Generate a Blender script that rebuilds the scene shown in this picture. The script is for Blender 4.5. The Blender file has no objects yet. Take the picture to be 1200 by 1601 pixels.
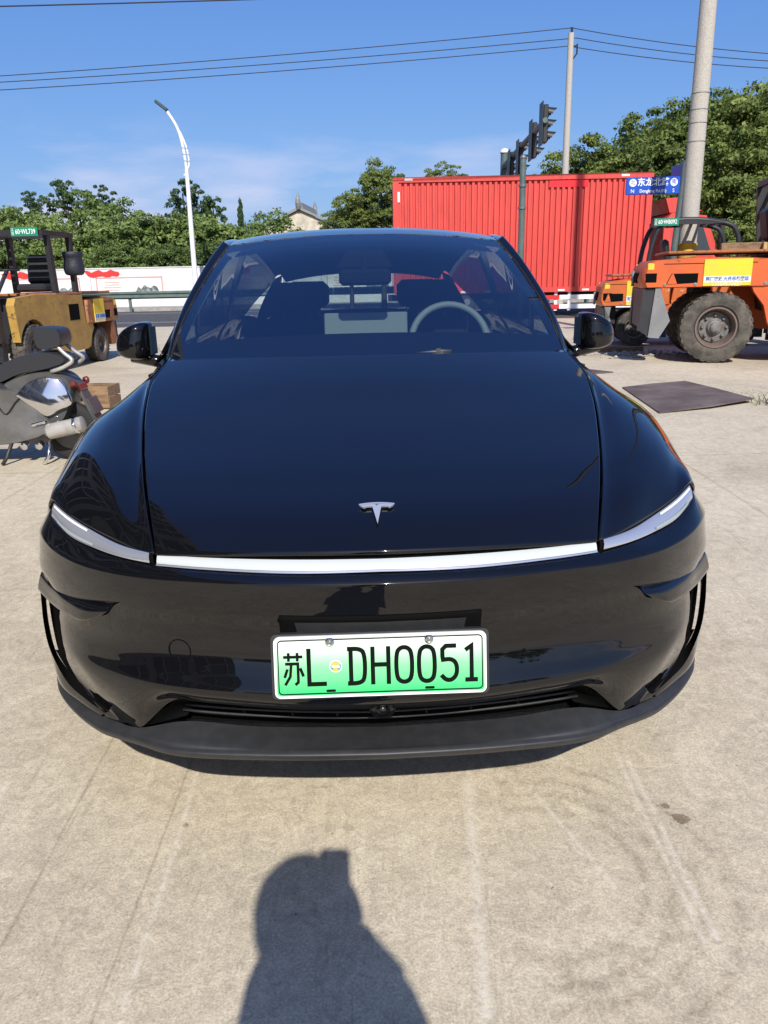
import bpy, math, random
import numpy as np
from mathutils import Vector, Matrix
PI = math.pi
rad = math.radians
random.seed(7)
scene = bpy.context.scene
COL = scene.collection

# ---------------------------------------------------------------- camera
CAM_H, PITCH, ROLL = 1.37, rad(17.0), rad(1.21)
cam_d = bpy.data.cameras.new('camera')
cam = bpy.data.objects.new('camera', cam_d)
COL.objects.link(cam)
cam_d.sensor_fit = 'VERTICAL'
cam_d.sensor_height = 34.6
cam_d.lens = 26.0
cam_d.clip_start = 0.02
cam_d.clip_end = 3000
_f = Vector((0, math.cos(PITCH), -math.sin(PITCH)))
_u = Vector((0, math.sin(PITCH), math.cos(PITCH)))
_r = Vector((1, 0, 0))
_r2 = _r * math.cos(ROLL) - _u * math.sin(ROLL)
_u2 = _u * math.cos(ROLL) + _r * math.sin(ROLL)
_m = Matrix((_r2, _u2, -_f)).transposed().to_4x4()
_m.translation = Vector((0, 0, CAM_H))
cam.matrix_world = _m
scene.camera = cam

# ---------------------------------------------------------------- sun and sky
SUN_TRAVEL = Vector((-0.1502, 1.5871, -1.37)).normalized()      # the way the light travels
SUN_EL = math.asin(-SUN_TRAVEL.z)
SUN_AZ = math.atan2(-SUN_TRAVEL.x, -SUN_TRAVEL.y)               # clockwise from +Y
sun_d = bpy.data.lights.new('sun', 'SUN')
sun_d.energy = 4.3
sun_d.angle = rad(0.53)
sun_d.color = (1.0, 0.95, 0.87)
sun = bpy.data.objects.new('sun', sun_d)
COL.objects.link(sun)
sun.rotation_euler = SUN_TRAVEL.to_track_quat('-Z', 'Y').to_euler()
sun.location = (0, -20, 30)

world = bpy.data.worlds.new('World')
scene.world = world
world.use_nodes = True
wn = world.node_tree.nodes
wl = world.node_tree.links
wn.clear()
sky = wn.new('ShaderNodeTexSky')
sky.sky_type = 'NISHITA'
sky.sun_disc = False
sky.sun_elevation = SUN_EL
sky.sun_rotation = SUN_AZ
sky.altitude = 50
sky.air_density = 1.0
sky.dust_density = 1.6
sky.ozone_density = 4.0
tc = wn.new('ShaderNodeTexCoord')
mp = wn.new('ShaderNodeMapping')
mp.inputs['Scale'].default_value = (1.6, 1.6, 7.0)
wl.new(tc.outputs['Generated'], mp.inputs['Vector'])
nz = wn.new('ShaderNodeTexNoise')
nz.inputs['Scale'].default_value = 1.7
nz.inputs['Detail'].default_value = 6
nz.inputs['Roughness'].default_value = 0.55
wl.new(mp.outputs[0], nz.inputs['Vector'])
rp = wn.new('ShaderNodeValToRGB')
rp.color_ramp.elements[0].position = 0.48
rp.color_ramp.elements[1].position = 0.68
wl.new(nz.outputs['Fac'], rp.inputs['Fac'])
sx = wn.new('ShaderNodeSeparateXYZ')
wl.new(tc.outputs['Generated'], sx.inputs[0])
lo = wn.new('ShaderNodeMapRange')          # thin clouds only sit low over the horizon, all round
lo.inputs['From Min'].default_value = 0.19
lo.inputs['From Max'].default_value = 0.05
wl.new(sx.outputs['Z'], lo.inputs['Value'])
mu = wn.new('ShaderNodeMath'); mu.operation = 'MULTIPLY'
wl.new(rp.outputs['Color'], mu.inputs[0]); wl.new(lo.outputs[0], mu.inputs[1])
mu2 = wn.new('ShaderNodeMath'); mu2.operation = 'MULTIPLY'; mu2.inputs[1].default_value = 0.95
wl.new(mu.outputs[0], mu2.inputs[0])
mx = wn.new('ShaderNodeMixRGB')
mx.inputs['Color2'].default_value = (11.0, 9.6, 8.6, 1)
wl.new(mu2.outputs[0], mx.inputs['Fac']); wl.new(sky.outputs[0], mx.inputs['Color1'])
bg = wn.new('ShaderNodeBackground')
bg.inputs['Strength'].default_value = 0.086
wb = wn.new('ShaderNodeMixRGB'); wb.blend_type = 'MULTIPLY'      # the phone's vivid white balance, the same all over the sky
wb.inputs['Fac'].default_value = 1.0
wb.inputs['Color2'].default_value = (0.77, 1.0, 1.34, 1)
sr = wn.new('ShaderNodeSeparateColor'); wl.new(mx.outputs[0], sr.inputs[0])
cc = wn.new('ShaderNodeCombineColor'); wl.new(sr.outputs[0], cc.inputs[0])
for ch, gain, pw_ in ((1, 1.253, 0.8), (2, 2.293, 0.5)):          # its tone curve flattens green and blue alike in every direction
    po_ = wn.new('ShaderNodeMath'); po_.operation = 'POWER'; po_.inputs[1].default_value = pw_
    mg_ = wn.new('ShaderNodeMath'); mg_.operation = 'MULTIPLY'; mg_.inputs[1].default_value = gain
    wl.new(sr.outputs[ch], po_.inputs[0]); wl.new(po_.outputs[0], mg_.inputs[0]); wl.new(mg_.outputs[0], cc.inputs[ch])
wl.new(cc.outputs[0], wb.inputs['Color1'])
wl.new(wb.outputs[0], bg.inputs['Color'])
wo = wn.new('ShaderNodeOutputWorld')
wl.new(bg.outputs[0], wo.inputs['Surface'])

scene.view_settings.view_transform = 'Standard'
scene.view_settings.look = 'None'
scene.view_settings.exposure = 0.35
scene.view_settings.gamma = 1.0
scene.view_settings.use_curve_mapping = False
scene.render.engine = 'CYCLES'
scene.cycles.use_denoising = True
scene.cycles.max_bounces = 8
scene.cycles.transparent_max_bounces = 16
scene.cycles.caustics_reflective = False
scene.cycles.caustics_refractive = False

# ---------------------------------------------------------------- materials
MATS = {}
def newmat(name):
    m = bpy.data.materials.new(name)
    m.use_nodes = True
    nt = m.node_tree
    b = nt.nodes['Principled BSDF']
    MATS[name] = m
    return m, nt.nodes, nt.links, b
def M(name, col, rough=0.5, metal=0.0, col2=None, scale=6.0, bump=0.0, bscale=None, coat=0.0, spec=0.5,
      lo=0.4, hi=0.62, detail=6, stretch=None, coord='Object', rvar=0.0):
    """plain procedural surface: two tones mixed by noise, a little bump"""
    m, n, l, b = newmat(name)
    b.inputs['Base Color'].default_value = (*col, 1)
    b.inputs['Roughness'].default_value = rough
    b.inputs['Metallic'].default_value = metal
    b.inputs['Coat Weight'].default_value = coat
    b.inputs['Coat Roughness'].default_value = 0.03
    b.inputs['Specular IOR Level'].default_value = spec
    if col2 or bump or rvar:
        t = n.new('ShaderNodeTexCoord'); mpn = n.new('ShaderNodeMapping')
        l.new(t.outputs[coord], mpn.inputs[0])
        if stretch: mpn.inputs['Scale'].default_value = stretch
        z = n.new('ShaderNodeTexNoise'); z.inputs['Scale'].default_value = scale
        z.inputs['Detail'].default_value = detail; z.inputs['Roughness'].default_value = 0.62
        l.new(mpn.outputs[0], z.inputs['Vector'])
        if col2:
            r = n.new('ShaderNodeValToRGB')
            r.color_ramp.elements[0].position = lo; r.color_ramp.elements[0].color = (*col, 1)
            r.color_ramp.elements[1].position = hi; r.color_ramp.elements[1].color = (*col2, 1)
            l.new(z.outputs['Fac'], r.inputs[0]); l.new(r.outputs[0], b.inputs['Base Color'])
        if rvar:
            q = n.new('ShaderNodeMapRange'); q.inputs['To Min'].default_value = max(0, rough - rvar); q.inputs['To Max'].default_value = min(1, rough + rvar)
            l.new(z.outputs['Fac'], q.inputs['Value']); l.new(q.outputs[0], b.inputs['Roughness'])
        if bump:
            z2 = n.new('ShaderNodeTexNoise'); z2.inputs['Scale'].default_value = bscale or scale * 4; z2.inputs['Detail'].default_value = 4
            l.new(mpn.outputs[0], z2.inputs['Vector'])
            bp = n.new('ShaderNodeBump'); bp.inputs['Strength'].default_value = bump; bp.inputs['Distance'].default_value = 0.02
            l.new(z2.outputs['Fac'], bp.inputs['Height']); l.new(bp.outputs[0], b.inputs['Normal'])
    return m
def glass(name, tint, ior=1.5, rough=0.0, gain=1.0):
    m, n, l, b = newmat(name)
    n.remove(b)
    tr = n.new('ShaderNodeBsdfTransparent'); tr.inputs[0].default_value = (*tint, 1)
    gl = n.new('ShaderNodeBsdfGlossy'); gl.inputs['Roughness'].default_value = rough
    # Schlick reflectance from the unsigned facing angle; both faces of a pane reflect
    f0 = ((ior-1)/(ior+1))**2
    ge = n.new('ShaderNodeNewGeometry'); dt = n.new('ShaderNodeVectorMath'); dt.operation = 'DOT_PRODUCT'
    l.new(ge.outputs['Normal'], dt.inputs[0]); l.new(ge.outputs['Incoming'], dt.inputs[1])
    ab = n.new('ShaderNodeMath'); ab.operation = 'ABSOLUTE'; l.new(dt.outputs['Value'], ab.inputs[0])
    om = n.new('ShaderNodeMath'); om.operation = 'SUBTRACT'; om.inputs[0].default_value = 1.0; l.new(ab.outputs[0], om.inputs[1])
    pw = n.new('ShaderNodeMath'); pw.operation = 'POWER'; pw.inputs[1].default_value = 5.0; l.new(om.outputs[0], pw.inputs[0])
    ml = n.new('ShaderNodeMath'); ml.operation = 'MULTIPLY_ADD'; ml.inputs[1].default_value = (1-f0)*1.5; ml.inputs[2].default_value = f0*1.9*gain; ml.use_clamp = True
    l.new(pw.outputs[0], ml.inputs[0])
    ms = n.new('ShaderNodeMixShader')
    l.new(ml.outputs[0], ms.inputs[0]); l.new(tr.outputs[0], ms.inputs[1]); l.new(gl.outputs[0], ms.inputs[2])
    l.new(ms.outputs[0], n['Material Output'].inputs[0])
    return m

# ---------------------------------------------------------------- mesh helpers
def link(name, me, parent=None, mat=None):
    o = bpy.data.objects.new(name, me)
    COL.objects.link(o)
    if parent: o.parent = parent
    if mat is not None and me is not None and len(me.materials) == 0:
        for q in (mat if isinstance(mat, (list, tuple)) else [mat]):
            me.materials.append(q)
    return o
def tag(o, label=None, cat=None, group=None, kind=None):
    if label: o['label'] = label
    if cat: o['category'] = cat
    if group: o['group'] = group
    if kind: o['kind'] = kind
    return o
def empty(name, loc=(0, 0, 0), rz=0.0, label=None, cat=None, group=None):
    o = bpy.data.objects.new(name, None)
    o.empty_display_size = 0.1
    COL.objects.link(o)
    o.location = loc
    o.rotation_euler = (0, 0, rz)
    return tag(o, label, cat, group)
def copy_tree(o, parent=None):
    c = o.copy(); COL.objects.link(c); c.parent = parent
    for ch in [x for x in scene.objects if x.parent is o]:
        copy_tree(ch, c)
    return c
def cr(P, n):
    """smooth curve through points P (non-uniform Catmull-Rom), n samples spread per knot index"""
    P = np.asarray(P, float); k = len(P)
    if k == 2:
        t = np.linspace(0, 1, n)[:, None]; return P[0] * (1 - t) + P[1] * t
    d = np.maximum(np.linalg.norm(np.diff(P, axis=0), axis=1), 1e-6) ** 0.6
    T = np.zeros_like(P)
    for i in range(k):
        if i == 0: T[i] = None
        elif i == k - 1: T[i] = None
        else:
            a, b = d[i - 1], d[i]
            T[i] = ((P[i] - P[i - 1]) / a * b + (P[i + 1] - P[i]) / b * a) / (a + b)
    T[0] = 1.5 * (P[1] - P[0]) / d[0] - 0.5 * T[1]
    T[-1] = 1.5 * (P[-1] - P[-2]) / d[-1] - 0.5 * T[-2]
    out = []
    for s in np.linspace(0, k - 1, n):
        i = min(int(s), k - 2); t = s - i; h = d[i]
        h00 = 2*t**3 - 3*t**2 + 1; h10 = t**3 - 2*t**2 + t; h01 = -2*t**3 + 3*t**2; h11 = t**3 - t**2
        out.append(h00 * P[i] + h10 * h * T[i] + h01 * P[i + 1] + h11 * h * T[i + 1])
    return np.array(out)
def loft(rows, nu, nv):
    """rows: list of control rows; returns grid (nv, nu, 3)"""
    G = np.array([cr(r, nu) for r in rows])
    return np.stack([cr(G[:, j], nv) for j in range(G.shape[1])], 1)
def mirror_full(G):
    """grid whose column 0 is on x = 0 -> full width grid"""
    L = G[:, :0:-1].copy(); L[..., 0] *= -1
    return np.concatenate([L, G], 1)
class MB:
    def __init__(s): s.v = []; s.f = []; s.mi = []; s.cm = 0
    def add(s, V, F):
        o = len(s.v); s.v += [tuple(map(float, p)) for p in V]; s.f += [tuple(i + o for i in q) for q in F]; s.mi += [s.cm] * len(F)
        return s
    def grid(s, G, flip=False, sx=1):
        nv, nu = G.shape[:2]; V = G.reshape(-1, 3).copy(); V[:, 0] *= sx
        F = []
        fl = flip ^ (sx < 0)
        for i in range(nv - 1):
            for j in range(nu - 1):
                q = (i*nu + j, i*nu + j + 1, (i+1)*nu + j + 1, (i+1)*nu + j)
                F.append(q[::-1] if fl else q)
        return s.add(V, F)
    def box(s, c, d, rot=None, bev=0.0):
        hx, hy, hz = d[0]/2, d[1]/2, d[2]/2
        if bev <= 0:
            V = [(x, y, z) for x in (-hx, hx) for y in (-hy, hy) for z in (-hz, hz)]
            F = [(0,1,3,2),(4,6,7,5),(0,4,5,1),(2,3,7,6),(0,2,6,4),(1,5,7,3)]
        else:
            b = min(bev, hx*.98, hy*.98, hz*.98); V = []; F = []; ix = {}
            for sx_ in (-1, 1):
                for sy in (-1, 1):
                    for sz in (-1, 1):
                        for ax in range(3):
                            p = [sx_*(hx-b), sy*(hy-b), sz*(hz-b)]
                            p[ax] = (sx_*hx, sy*hy, sz*hz)[ax]
                            ix[(sx_, sy, sz, ax)] = len(V); V.append(tuple(p))
            g = lambda a, b_, c_, ax: ix[(a, b_, c_, ax)]
            for q in (-1, 1):
                F.append((g(q,-1,-1,0), g(q,1,-1,0), g(q,1,1,0), g(q,-1,1,0))[::q])
                F.append((g(-1,q,-1,1), g(-1,q,1,1), g(1,q,1,1), g(1,q,-1,1))[::q])
                F.append((g(-1,-1,q,2), g(1,-1,q,2), g(1,1,q,2), g(-1,1,q,2))[::q])
            for a in (-1, 1):
                for b_ in (-1, 1):
                    F.append((g(a,b_,-1,0), g(a,b_,-1,1), g(a,b_,1,1), g(a,b_,1,0)))
                    F.append((g(a,-1,b_,0), g(a,-1,b_,2), g(a,1,b_,2), g(a,1,b_,0)))
                    F.append((g(-1,a,b_,1), g(-1,a,b_,2), g(1,a,b_,2), g(1,a,b_,1)))
                    for c_ in (-1, 1):
                        F.append((g(a,b_,c_,0), g(a,b_,c_,1), g(a,b_,c_,2)))
        R = rot if rot is not None else Matrix.Identity(3)
        return s.add([Vector(c) + R @ Vector(p) for p in V], F)
    def tube(s, P, r, n=8, cap=True, closed=False):
        """sweep a circle along points; r is a number or a list"""
        P = [Vector(p) for p in P]; k = len(P); V = []; F = []
        up = None
        for i, p in enumerate(P):
            if closed: t = P[(i+1) % k] - P[i-1]
            else: t = (P[min(i+1, k-1)] - P[max(i-1, 0)])
            t.normalize()
            if up is None:
                up = Vector((0, 0, 1)) if abs(t.z) < .9 else Vector((1, 0, 0))
            a = t.cross(up)
            if a.length < 1e-4: a = t.cross(Vector((0, 1, 0.01)))
            a.normalize(); b = a.cross(t).normalized(); up = b
            rr = r[i] if isinstance(r, (list, tuple)) else r
            V += [p + (a*math.cos(2*PI*j/n) + b*math.sin(2*PI*j/n))*rr for j in range(n)]
        for i in range(k if closed else k-1):
            i2 = (i+1) % k
            for j in range(n):
                F.append((i*n+j, i*n+(j+1) % n, i2*n+(j+1) % n, i2*n+j))
        if cap and not closed:
            F.append(tuple(range(n))[::-1]); F.append(tuple((k-1)*n + j for j in range(n)))
        return s.add(V, F)
    def lathe(s, prof, n=32, M4=None, cap=True):
        """profile [(r, h)] spun about local z, then moved by a 4x4"""
        V = []; F = []; k = len(prof)
        for (r, h) in prof:
            V += [Vector((r*math.cos(2*PI*j/n), r*math.sin(2*PI*j/n), h)) for j in range(n)]
        for i in range(k-1):
            for j in range(n):
                F.append((i*n+j, i*n+(j+1) % n, (i+1)*n+(j+1) % n, (i+1)*n+j))
        if cap and prof[0][0] > 1e-5: F.append(tuple(range(n))[::-1])
        if cap and prof[-1][0] > 1e-5: F.append(tuple((k-1)*n+j for j in range(n)))
        if M4 is not None: V = [M4 @ p for p in V]
        return s.add(V, F)
    def prism(s, poly, a, b, ax='y'):
        """extrude a closed 2D outline between a and b along an axis ('y': outline is x,z; 'x': y,z; 'z': x,y)"""
        n = len(poly)
        def p3(p, t):
            return {'y': (p[0], t, p[1]), 'x': (t, p[0], p[1]), 'z': (p[0], p[1], t)}[ax]
        V = [p3(p, a) for p in poly] + [p3(p, b) for p in poly]
        F = [tuple(range(n))[::-1], tuple(range(n, 2*n))] + [(i, (i+1) % n, n+(i+1) % n, n+i) for i in range(n)]
        return s.add(V, F)
    def build(s, name, mat, parent=None, smooth=False, angle=None):
        me = bpy.data.meshes.new(name)
        me.from_pydata(s.v, [], s.f); me.update()
        o = link(name, me, parent, mat)
        if len(me.materials) > 1: me.polygons.foreach_set('material_index', s.mi)
        if smooth:
            me.polygons.foreach_set('use_smooth', [True]*len(me.polygons))
            if angle is not None: me.set_sharp_from_angle(angle=rad(angle))
        return o
def axis_mat(loc, direction):
    q = Vector(direction).to_track_quat('Z', 'Y')
    m = q.to_matrix().to_4x4(); m.translation = Vector(loc)
    return m
def text_mesh(name, body, size, mat, parent, M4, extrude=0.001, sx=1.0, bold=0.0):
    """flat lettering as a mesh, built from Blender's own built-in font"""
    c = bpy.data.curves.new(name + '_c', 'FONT')
    c.body = body; c.size = size; c.extrude = extrude; c.align_x = 'CENTER'; c.align_y = 'CENTER'; c.offset = bold
    c.resolution_u = 3
    t = bpy.data.objects.new(name + '_c', c); COL.objects.link(t)
    dg = bpy.context.evaluated_depsgraph_get()
    me = bpy.data.meshes.new_from_object(t.evaluated_get(dg))
    bpy.data.objects.remove(t); bpy.data.curves.remove(c)
    me.name = name
    me.transform(Matrix.Diagonal((sx, 1, 1, 1)))
    me.transform(M4)
    me.materials.clear()
    return link(name, me, parent, mat)
# ================================================================ SETTING
def concrete_material():
    m, n, l, b = newmat('yard_concrete')
    g = n.new('ShaderNodeNewGeometry')
    def noise(scale, detail=5, rough=.6, vec=None, dist=0.0):
        z = n.new('ShaderNodeTexNoise'); z.inputs['Scale'].default_value = scale; z.inputs['Detail'].default_value = detail
        z.inputs['Roughness'].default_value = rough; z.inputs['Distortion'].default_value = dist
        l.new(vec or g.outputs['Position'], z.inputs['Vector']); return z.outputs['Fac']
    def ramp(src, stops):
        r = n.new('ShaderNodeValToRGB'); e = r.color_ramp.elements
        while len(e) < len(stops): e.new(0.5)
        for q, (p, c) in zip(e, stops): q.position = p; q.color = (*c, 1) if len(c) == 3 else c
        l.new(src, r.inputs[0]); return r.outputs[0]
    def mixc(kind, fac, a, c):
        x = n.new('ShaderNodeMixRGB'); x.blend_type = kind
        if isinstance(fac, float): x.inputs[0].default_value = fac
        else: l.new(fac, x.inputs[0])
        l.new(a, x.inputs[1])
        if isinstance(c, tuple): x.inputs[2].default_value = (*c, 1)
        else: l.new(c, x.inputs[2])
        return x.outputs[0]
    def math_(op, a, c=None, clamp=False):
        x = n.new('ShaderNodeMath'); x.operation = op; x.use_clamp = clamp
        for k, q in enumerate((a, c)):
            if q is None: continue
            if isinstance(q, (int, float)): x.inputs[k].default_value = q
            else: l.new(q, x.inputs[k])
        return x.outputs[0]
    base = ramp(noise(.7, 5, .6, dist=.8), [(.30, (.435, .372, .278)), (.5, (.51, .443, .335)), (.70, (.565, .495, .382))])
    base = mixc('OVERLAY', .42, base, ramp(noise(5.5, 9, .68, dist=2.2), [(.32, (.36, .36, .36)), (.52, (.52, .52, .51)), (.72, (.68, .67, .64))]))
    base = mixc('OVERLAY', .52, base, ramp(noise(24, 7, .7, dist=1.8), [(.34, (.33, .33, .33)), (.66, (.67, .67, .66))]))
    base = mixc('OVERLAY', .45, base, ramp(noise(170, 3, .7), [(.36, (.28, .28, .28)), (.66, (.74, .74, .74))]))
    sp = n.new('ShaderNodeSeparateXYZ'); l.new(g.outputs['Position'], sp.inputs[0])
    X, Y = sp.outputs['X'], sp.outputs['Y']
    wob = math_('MULTIPLY', math_('SUBTRACT', noise(3, 3), .5), .06)
    wob2 = math_('MULTIPLY', math_('SUBTRACT', noise(26, 5, .7), .5), .05)
    fine = ramp(noise(34, 6, .75, dist=1.0), [(.40, (0, 0, 0)), (.58, (1, 1, 1))])
    patch = ramp(noise(6, 4, .6), [(.40, (0, 0, 0)), (.56, (1, 1, 1))])
    # pale scuffs and grey wheel dust, drawn out in two ways
    for rot, sc_, kind, colr, lo_, hi_, am in ((.75, (20, 2.6, 1), 'SCREEN', (.30, .27, .22), .60, .74, .5), (-.45, (24, 2.2, 1), 'MULTIPLY', (.62, .60, .57), .60, .76, .7), (1.45, (16, 1.6, 1), 'MULTIPLY', (.70, .68, .65), .58, .74, .6)):
        mpn = n.new('ShaderNodeMapping'); mpn.inputs['Rotation'].default_value = (0, 0, rot); mpn.inputs['Scale'].default_value = sc_
        l.new(g.outputs['Position'], mpn.inputs[0])
        base = mixc(kind, ramp(noise(1, 6, .68, mpn.outputs[0], 1.0), [(lo_, (0, 0, 0)), (hi_, (am, am, am))]), base, colr)
    base = mixc('MULTIPLY', ramp(noise(1.1, 6, .7, dist=1.6), [(.56, (0, 0, 0)), (.70, (.5, .5, .5))]), base, (.74, .72, .69))
    # small dark specks and crumbs
    v = n.new('ShaderNodeTexVoronoi'); v.inputs['Scale'].default_value = 9.0; l.new(g.outputs['Position'], v.inputs['Vector'])
    spot = math_('LESS_THAN', math_('ADD', v.outputs['Distance'], wob2), .045)
    base = mixc('MULTIPLY', math_('MULTIPLY', math_('MULTIPLY', spot, patch), .55), base, (.40, .36, .32))
    def ring(cx, cy, r, w):
        dx = math_('SUBTRACT', X, cx); dy = math_('SUBTRACT', Y, cy)
        d = math_('SQRT', math_('ADD', math_('MULTIPLY', dx, dx), math_('MULTIPLY', dy, dy)))
        d = math_('ABSOLUTE', math_('SUBTRACT', math_('ADD', d, wob), r))
        return math_('SUBTRACT', 1.0, math_('DIVIDE', d, w), True)
    def blot(cx, cy, r):
        dx = math_('SUBTRACT', X, cx); dy = math_('SUBTRACT', Y, cy)
        d = math_('SQRT', math_('ADD', math_('MULTIPLY', dx, dx), math_('MULTIPLY', dy, dy)))
        return math_('LESS_THAN', math_('ADD', d, math_('MULTIPLY', wob2, r*40)), r)
    def line(ax, ay, bx, by, w):
        L_ = math.hypot(bx-ax, by-ay); nx, ny = -(by-ay)/L_, (bx-ax)/L_
        d = math_('ADD', math_('MULTIPLY', math_('SUBTRACT', X, ax), nx), math_('MULTIPLY', math_('SUBTRACT', Y, ay), ny))
        d = math_('ABSOLUTE', math_('ADD', d, math_('MULTIPLY', wob, .25)))
        t = math_('ADD', math_('MULTIPLY', math_('SUBTRACT', X, ax), (bx-ax)/L_), math_('MULTIPLY', math_('SUBTRACT', Y, ay), (by-ay)/L_))
        ins = math_('MULTIPLY', math_('GREATER_THAN', t, 0.0), math_('LESS_THAN', t, L_))
        return math_('MULTIPLY', math_('SUBTRACT', 1.0, math_('DIVIDE', d, w), True), ins)
    def most(items):
        out = None
        for q in items: out = q if out is None else math_('MAXIMUM', out, q)
        return out
    right = math_('GREATER_THAN', X, .30)
    arcs = math_('MULTIPLY', math_('MULTIPLY', most([ring(.36, 1.5, r, w) for r, w in ((.24, .02), (.30, .03), (.36, .022), (.43, .02))]), fine), right)
    joints = most([line(-.875, 2.6, -.83, .4, .007), line(-.592, 2.3, -.583, .5, .006), line(2.3, 12, 2.2, 2, .012), line(-2.6, 14, -2.5, 2, .012), line(-6, 5.6, 6, 5.9, .014)])
    base = mixc('MULTIPLY', math_('MULTIPLY', arcs, .75), base, (.62, .60, .57))
    base = mixc('MULTIPLY', math_('MULTIPLY', joints, .55), base, (.55, .52, .48))
    base = mixc('MULTIPLY', math_('MULTIPLY', most([blot(.76, 1.684, .020), blot(.737, 1.736, .012), blot(-.539, 1.70, .008), blot(-1.15, 1.6, .01), blot(.95, 3.1, .02), blot(1.6, 4.4, .03)]), .8), base, (.42, .36, .31))
    lite = most([math_('MULTIPLY', line(*q), fine) for q in ((.674, 1.98, .664, 1.28, .010), (.700, 1.96, .694, 1.30, .013), (.226, 1.9, .16, .9, .022), (-.56, 1.95, -.53, 1.1, .012), (.40, 1.8, .52, 1.45, .010), (-1.1, 1.9, -1.02, 1.0, .015))])
    base = mixc('MIX', math_('MULTIPLY', lite, .85), base, (.66, .60, .50))
    # hairline cracks
    vc = n.new('ShaderNodeTexVoronoi'); vc.feature = 'DISTANCE_TO_EDGE'; vc.inputs['Scale'].default_value = .33
    nv = n.new('ShaderNodeTexNoise'); nv.inputs['Scale'].default_value = 1.4; nv.inputs['Detail'].default_value = 6; l.new(g.outputs['Position'], nv.inputs['Vector'])
    va = n.new('ShaderNodeVectorMath'); va.operation = 'ADD'; l.new(g.outputs['Position'], va.inputs[0]); l.new(nv.outputs['Color'], va.inputs[1])
    l.new(va.outputs[0], vc.inputs['Vector'])
    crack = math_('LESS_THAN', vc.outputs['Distance'], .0016)
    base = mixc('MULTIPLY', math_('MULTIPLY', crack, .10), base, (.3, .27, .24))
    l.new(base, b.inputs['Base Color'])
    b.inputs['Roughness'].default_value = .9
    b.inputs['Specular IOR Level'].default_value = .25
    h = math_('ADD', math_('MULTIPLY', noise(120, 4, .7), .35), math_('ADD', noise(20, 7, .7, dist=1.5), math_('MULTIPLY', noise(2.2, 4), .8)))
    bp = n.new('ShaderNodeBump'); bp.inputs['Strength'].default_value = .25; bp.inputs['Distance'].default_value = .010
    l.new(h, bp.inputs['Height']); l.new(bp.outputs[0], b.inputs['Normal'])
    return m
concrete_material()
M('asphalt', (.055, .055, .058), .9, col2=(.085, .083, .08), scale=3, bump=.4, bscale=90, coord='Object')
M('road_paint', (.62, .62, .6), .7, col2=(.45, .44, .42), scale=12)
M('kerb_stone', (.36, .34, .31), .85, col2=(.24, .23, .21), scale=5, bump=.3)
M('dirt', (.16, .14, .09), .95, col2=(.07, .10, .03), scale=.6, bump=.5)
M('white_wall', (.66, .66, .65), .8, col2=(.54, .53, .51), scale=1.4, bump=.1, hi=.8)
M('poster_white', (.80, .78, .75), .6, col2=(.70, .66, .60), scale=3)
M('poster_red', (.62, .03, .025), .6)
M('poster_dark', (.06, .09, .09), .6, col2=(.30, .32, .30), scale=6)
M('poster_pink', (.62, .30, .27), .6)
M('guard_green', (.10, .15, .135), .5, metal=.3, col2=(.15, .19, .17), scale=4)
M('white_paint', (.80, .81, .82), .4, col2=(.66, .67, .67), scale=3, hi=.85)
M('lamp_dark', (.05, .08, .07), .4)
M('pole_concrete', (.47, .44, .39), .9, col2=(.30, .28, .25), scale=60, bump=.4, bscale=70, lo=.48, hi=.66)
M('band_yellow', (.80, .46, .02), .6, col2=(.62, .38, .05), scale=8)
M('band_blue', (.10, .25, .55), .6, col2=(.5, .6, .75), scale=10)
M('post_green', (.07, .105, .10), .5, col2=(.10, .14, .13), scale=4)
M('signal_black', (.012, .016, .018), .45)
M('wire_black', (.015, .015, .018), .6)
M('sign_blue', (.008, .075, .46), .4)
M('sign_white', (.85, .85, .85), .45)
M('truck_red', (.58, .055, .044), .5, col2=(.45, .042, .034), scale=2.2, stretch=(3, 1, .5), lo=.42, hi=.72, rvar=.1)
M('truck_red_dark', (.30, .018, .016), .6)
M('fresh_red', (.66, .008, .02), .5)
M('chassis_black', (.02, .02, .022), .7)
M('tank_grey', (.16, .17, .18), .45, metal=.4)
M('tank_grey_dark', (.028, .032, .04), .6)
M('guard_white', (.80, .80, .80), .5)
M('guard_red', (.55, .02, .02), .5)
M('house_wall', (.62, .55, .44), .9, col2=(.42, .37, .30), scale=1.3)
M('house_tile', (.20, .21, .21), .8, col2=(.28, .28, .27), scale=8)
M('tank_white', (.75, .75, .74), .5)
M('wood', (.28, .18, .10), .8, col2=(.15, .09, .05), scale=5, stretch=(1, 8, 8), bump=.3)
M('wood_pale', (.52, .36, .17), .8, col2=(.38, .25, .11), scale=6, stretch=(1, 8, 8))
M('steel_plate', (.105, .078, .07), .75, metal=.2, col2=(.17, .14, .125), scale=2.2, bump=.25, bscale=20)
M('stone', (.42, .38, .31), .9, col2=(.28, .25, .2), scale=20)
M('bark', (.10, .075, .05), .9, col2=(.05, .04, .03), scale=6, bump=.5)
M('grass_blade', (.07, .12, .02), .7, col2=(.20, .19, .06), scale=3)
M('facade', (.30, .29, .27), .85, col2=(.22, .21, .20), scale=.7)
M('facade_dark', (.035, .045, .055), .25)

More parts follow.
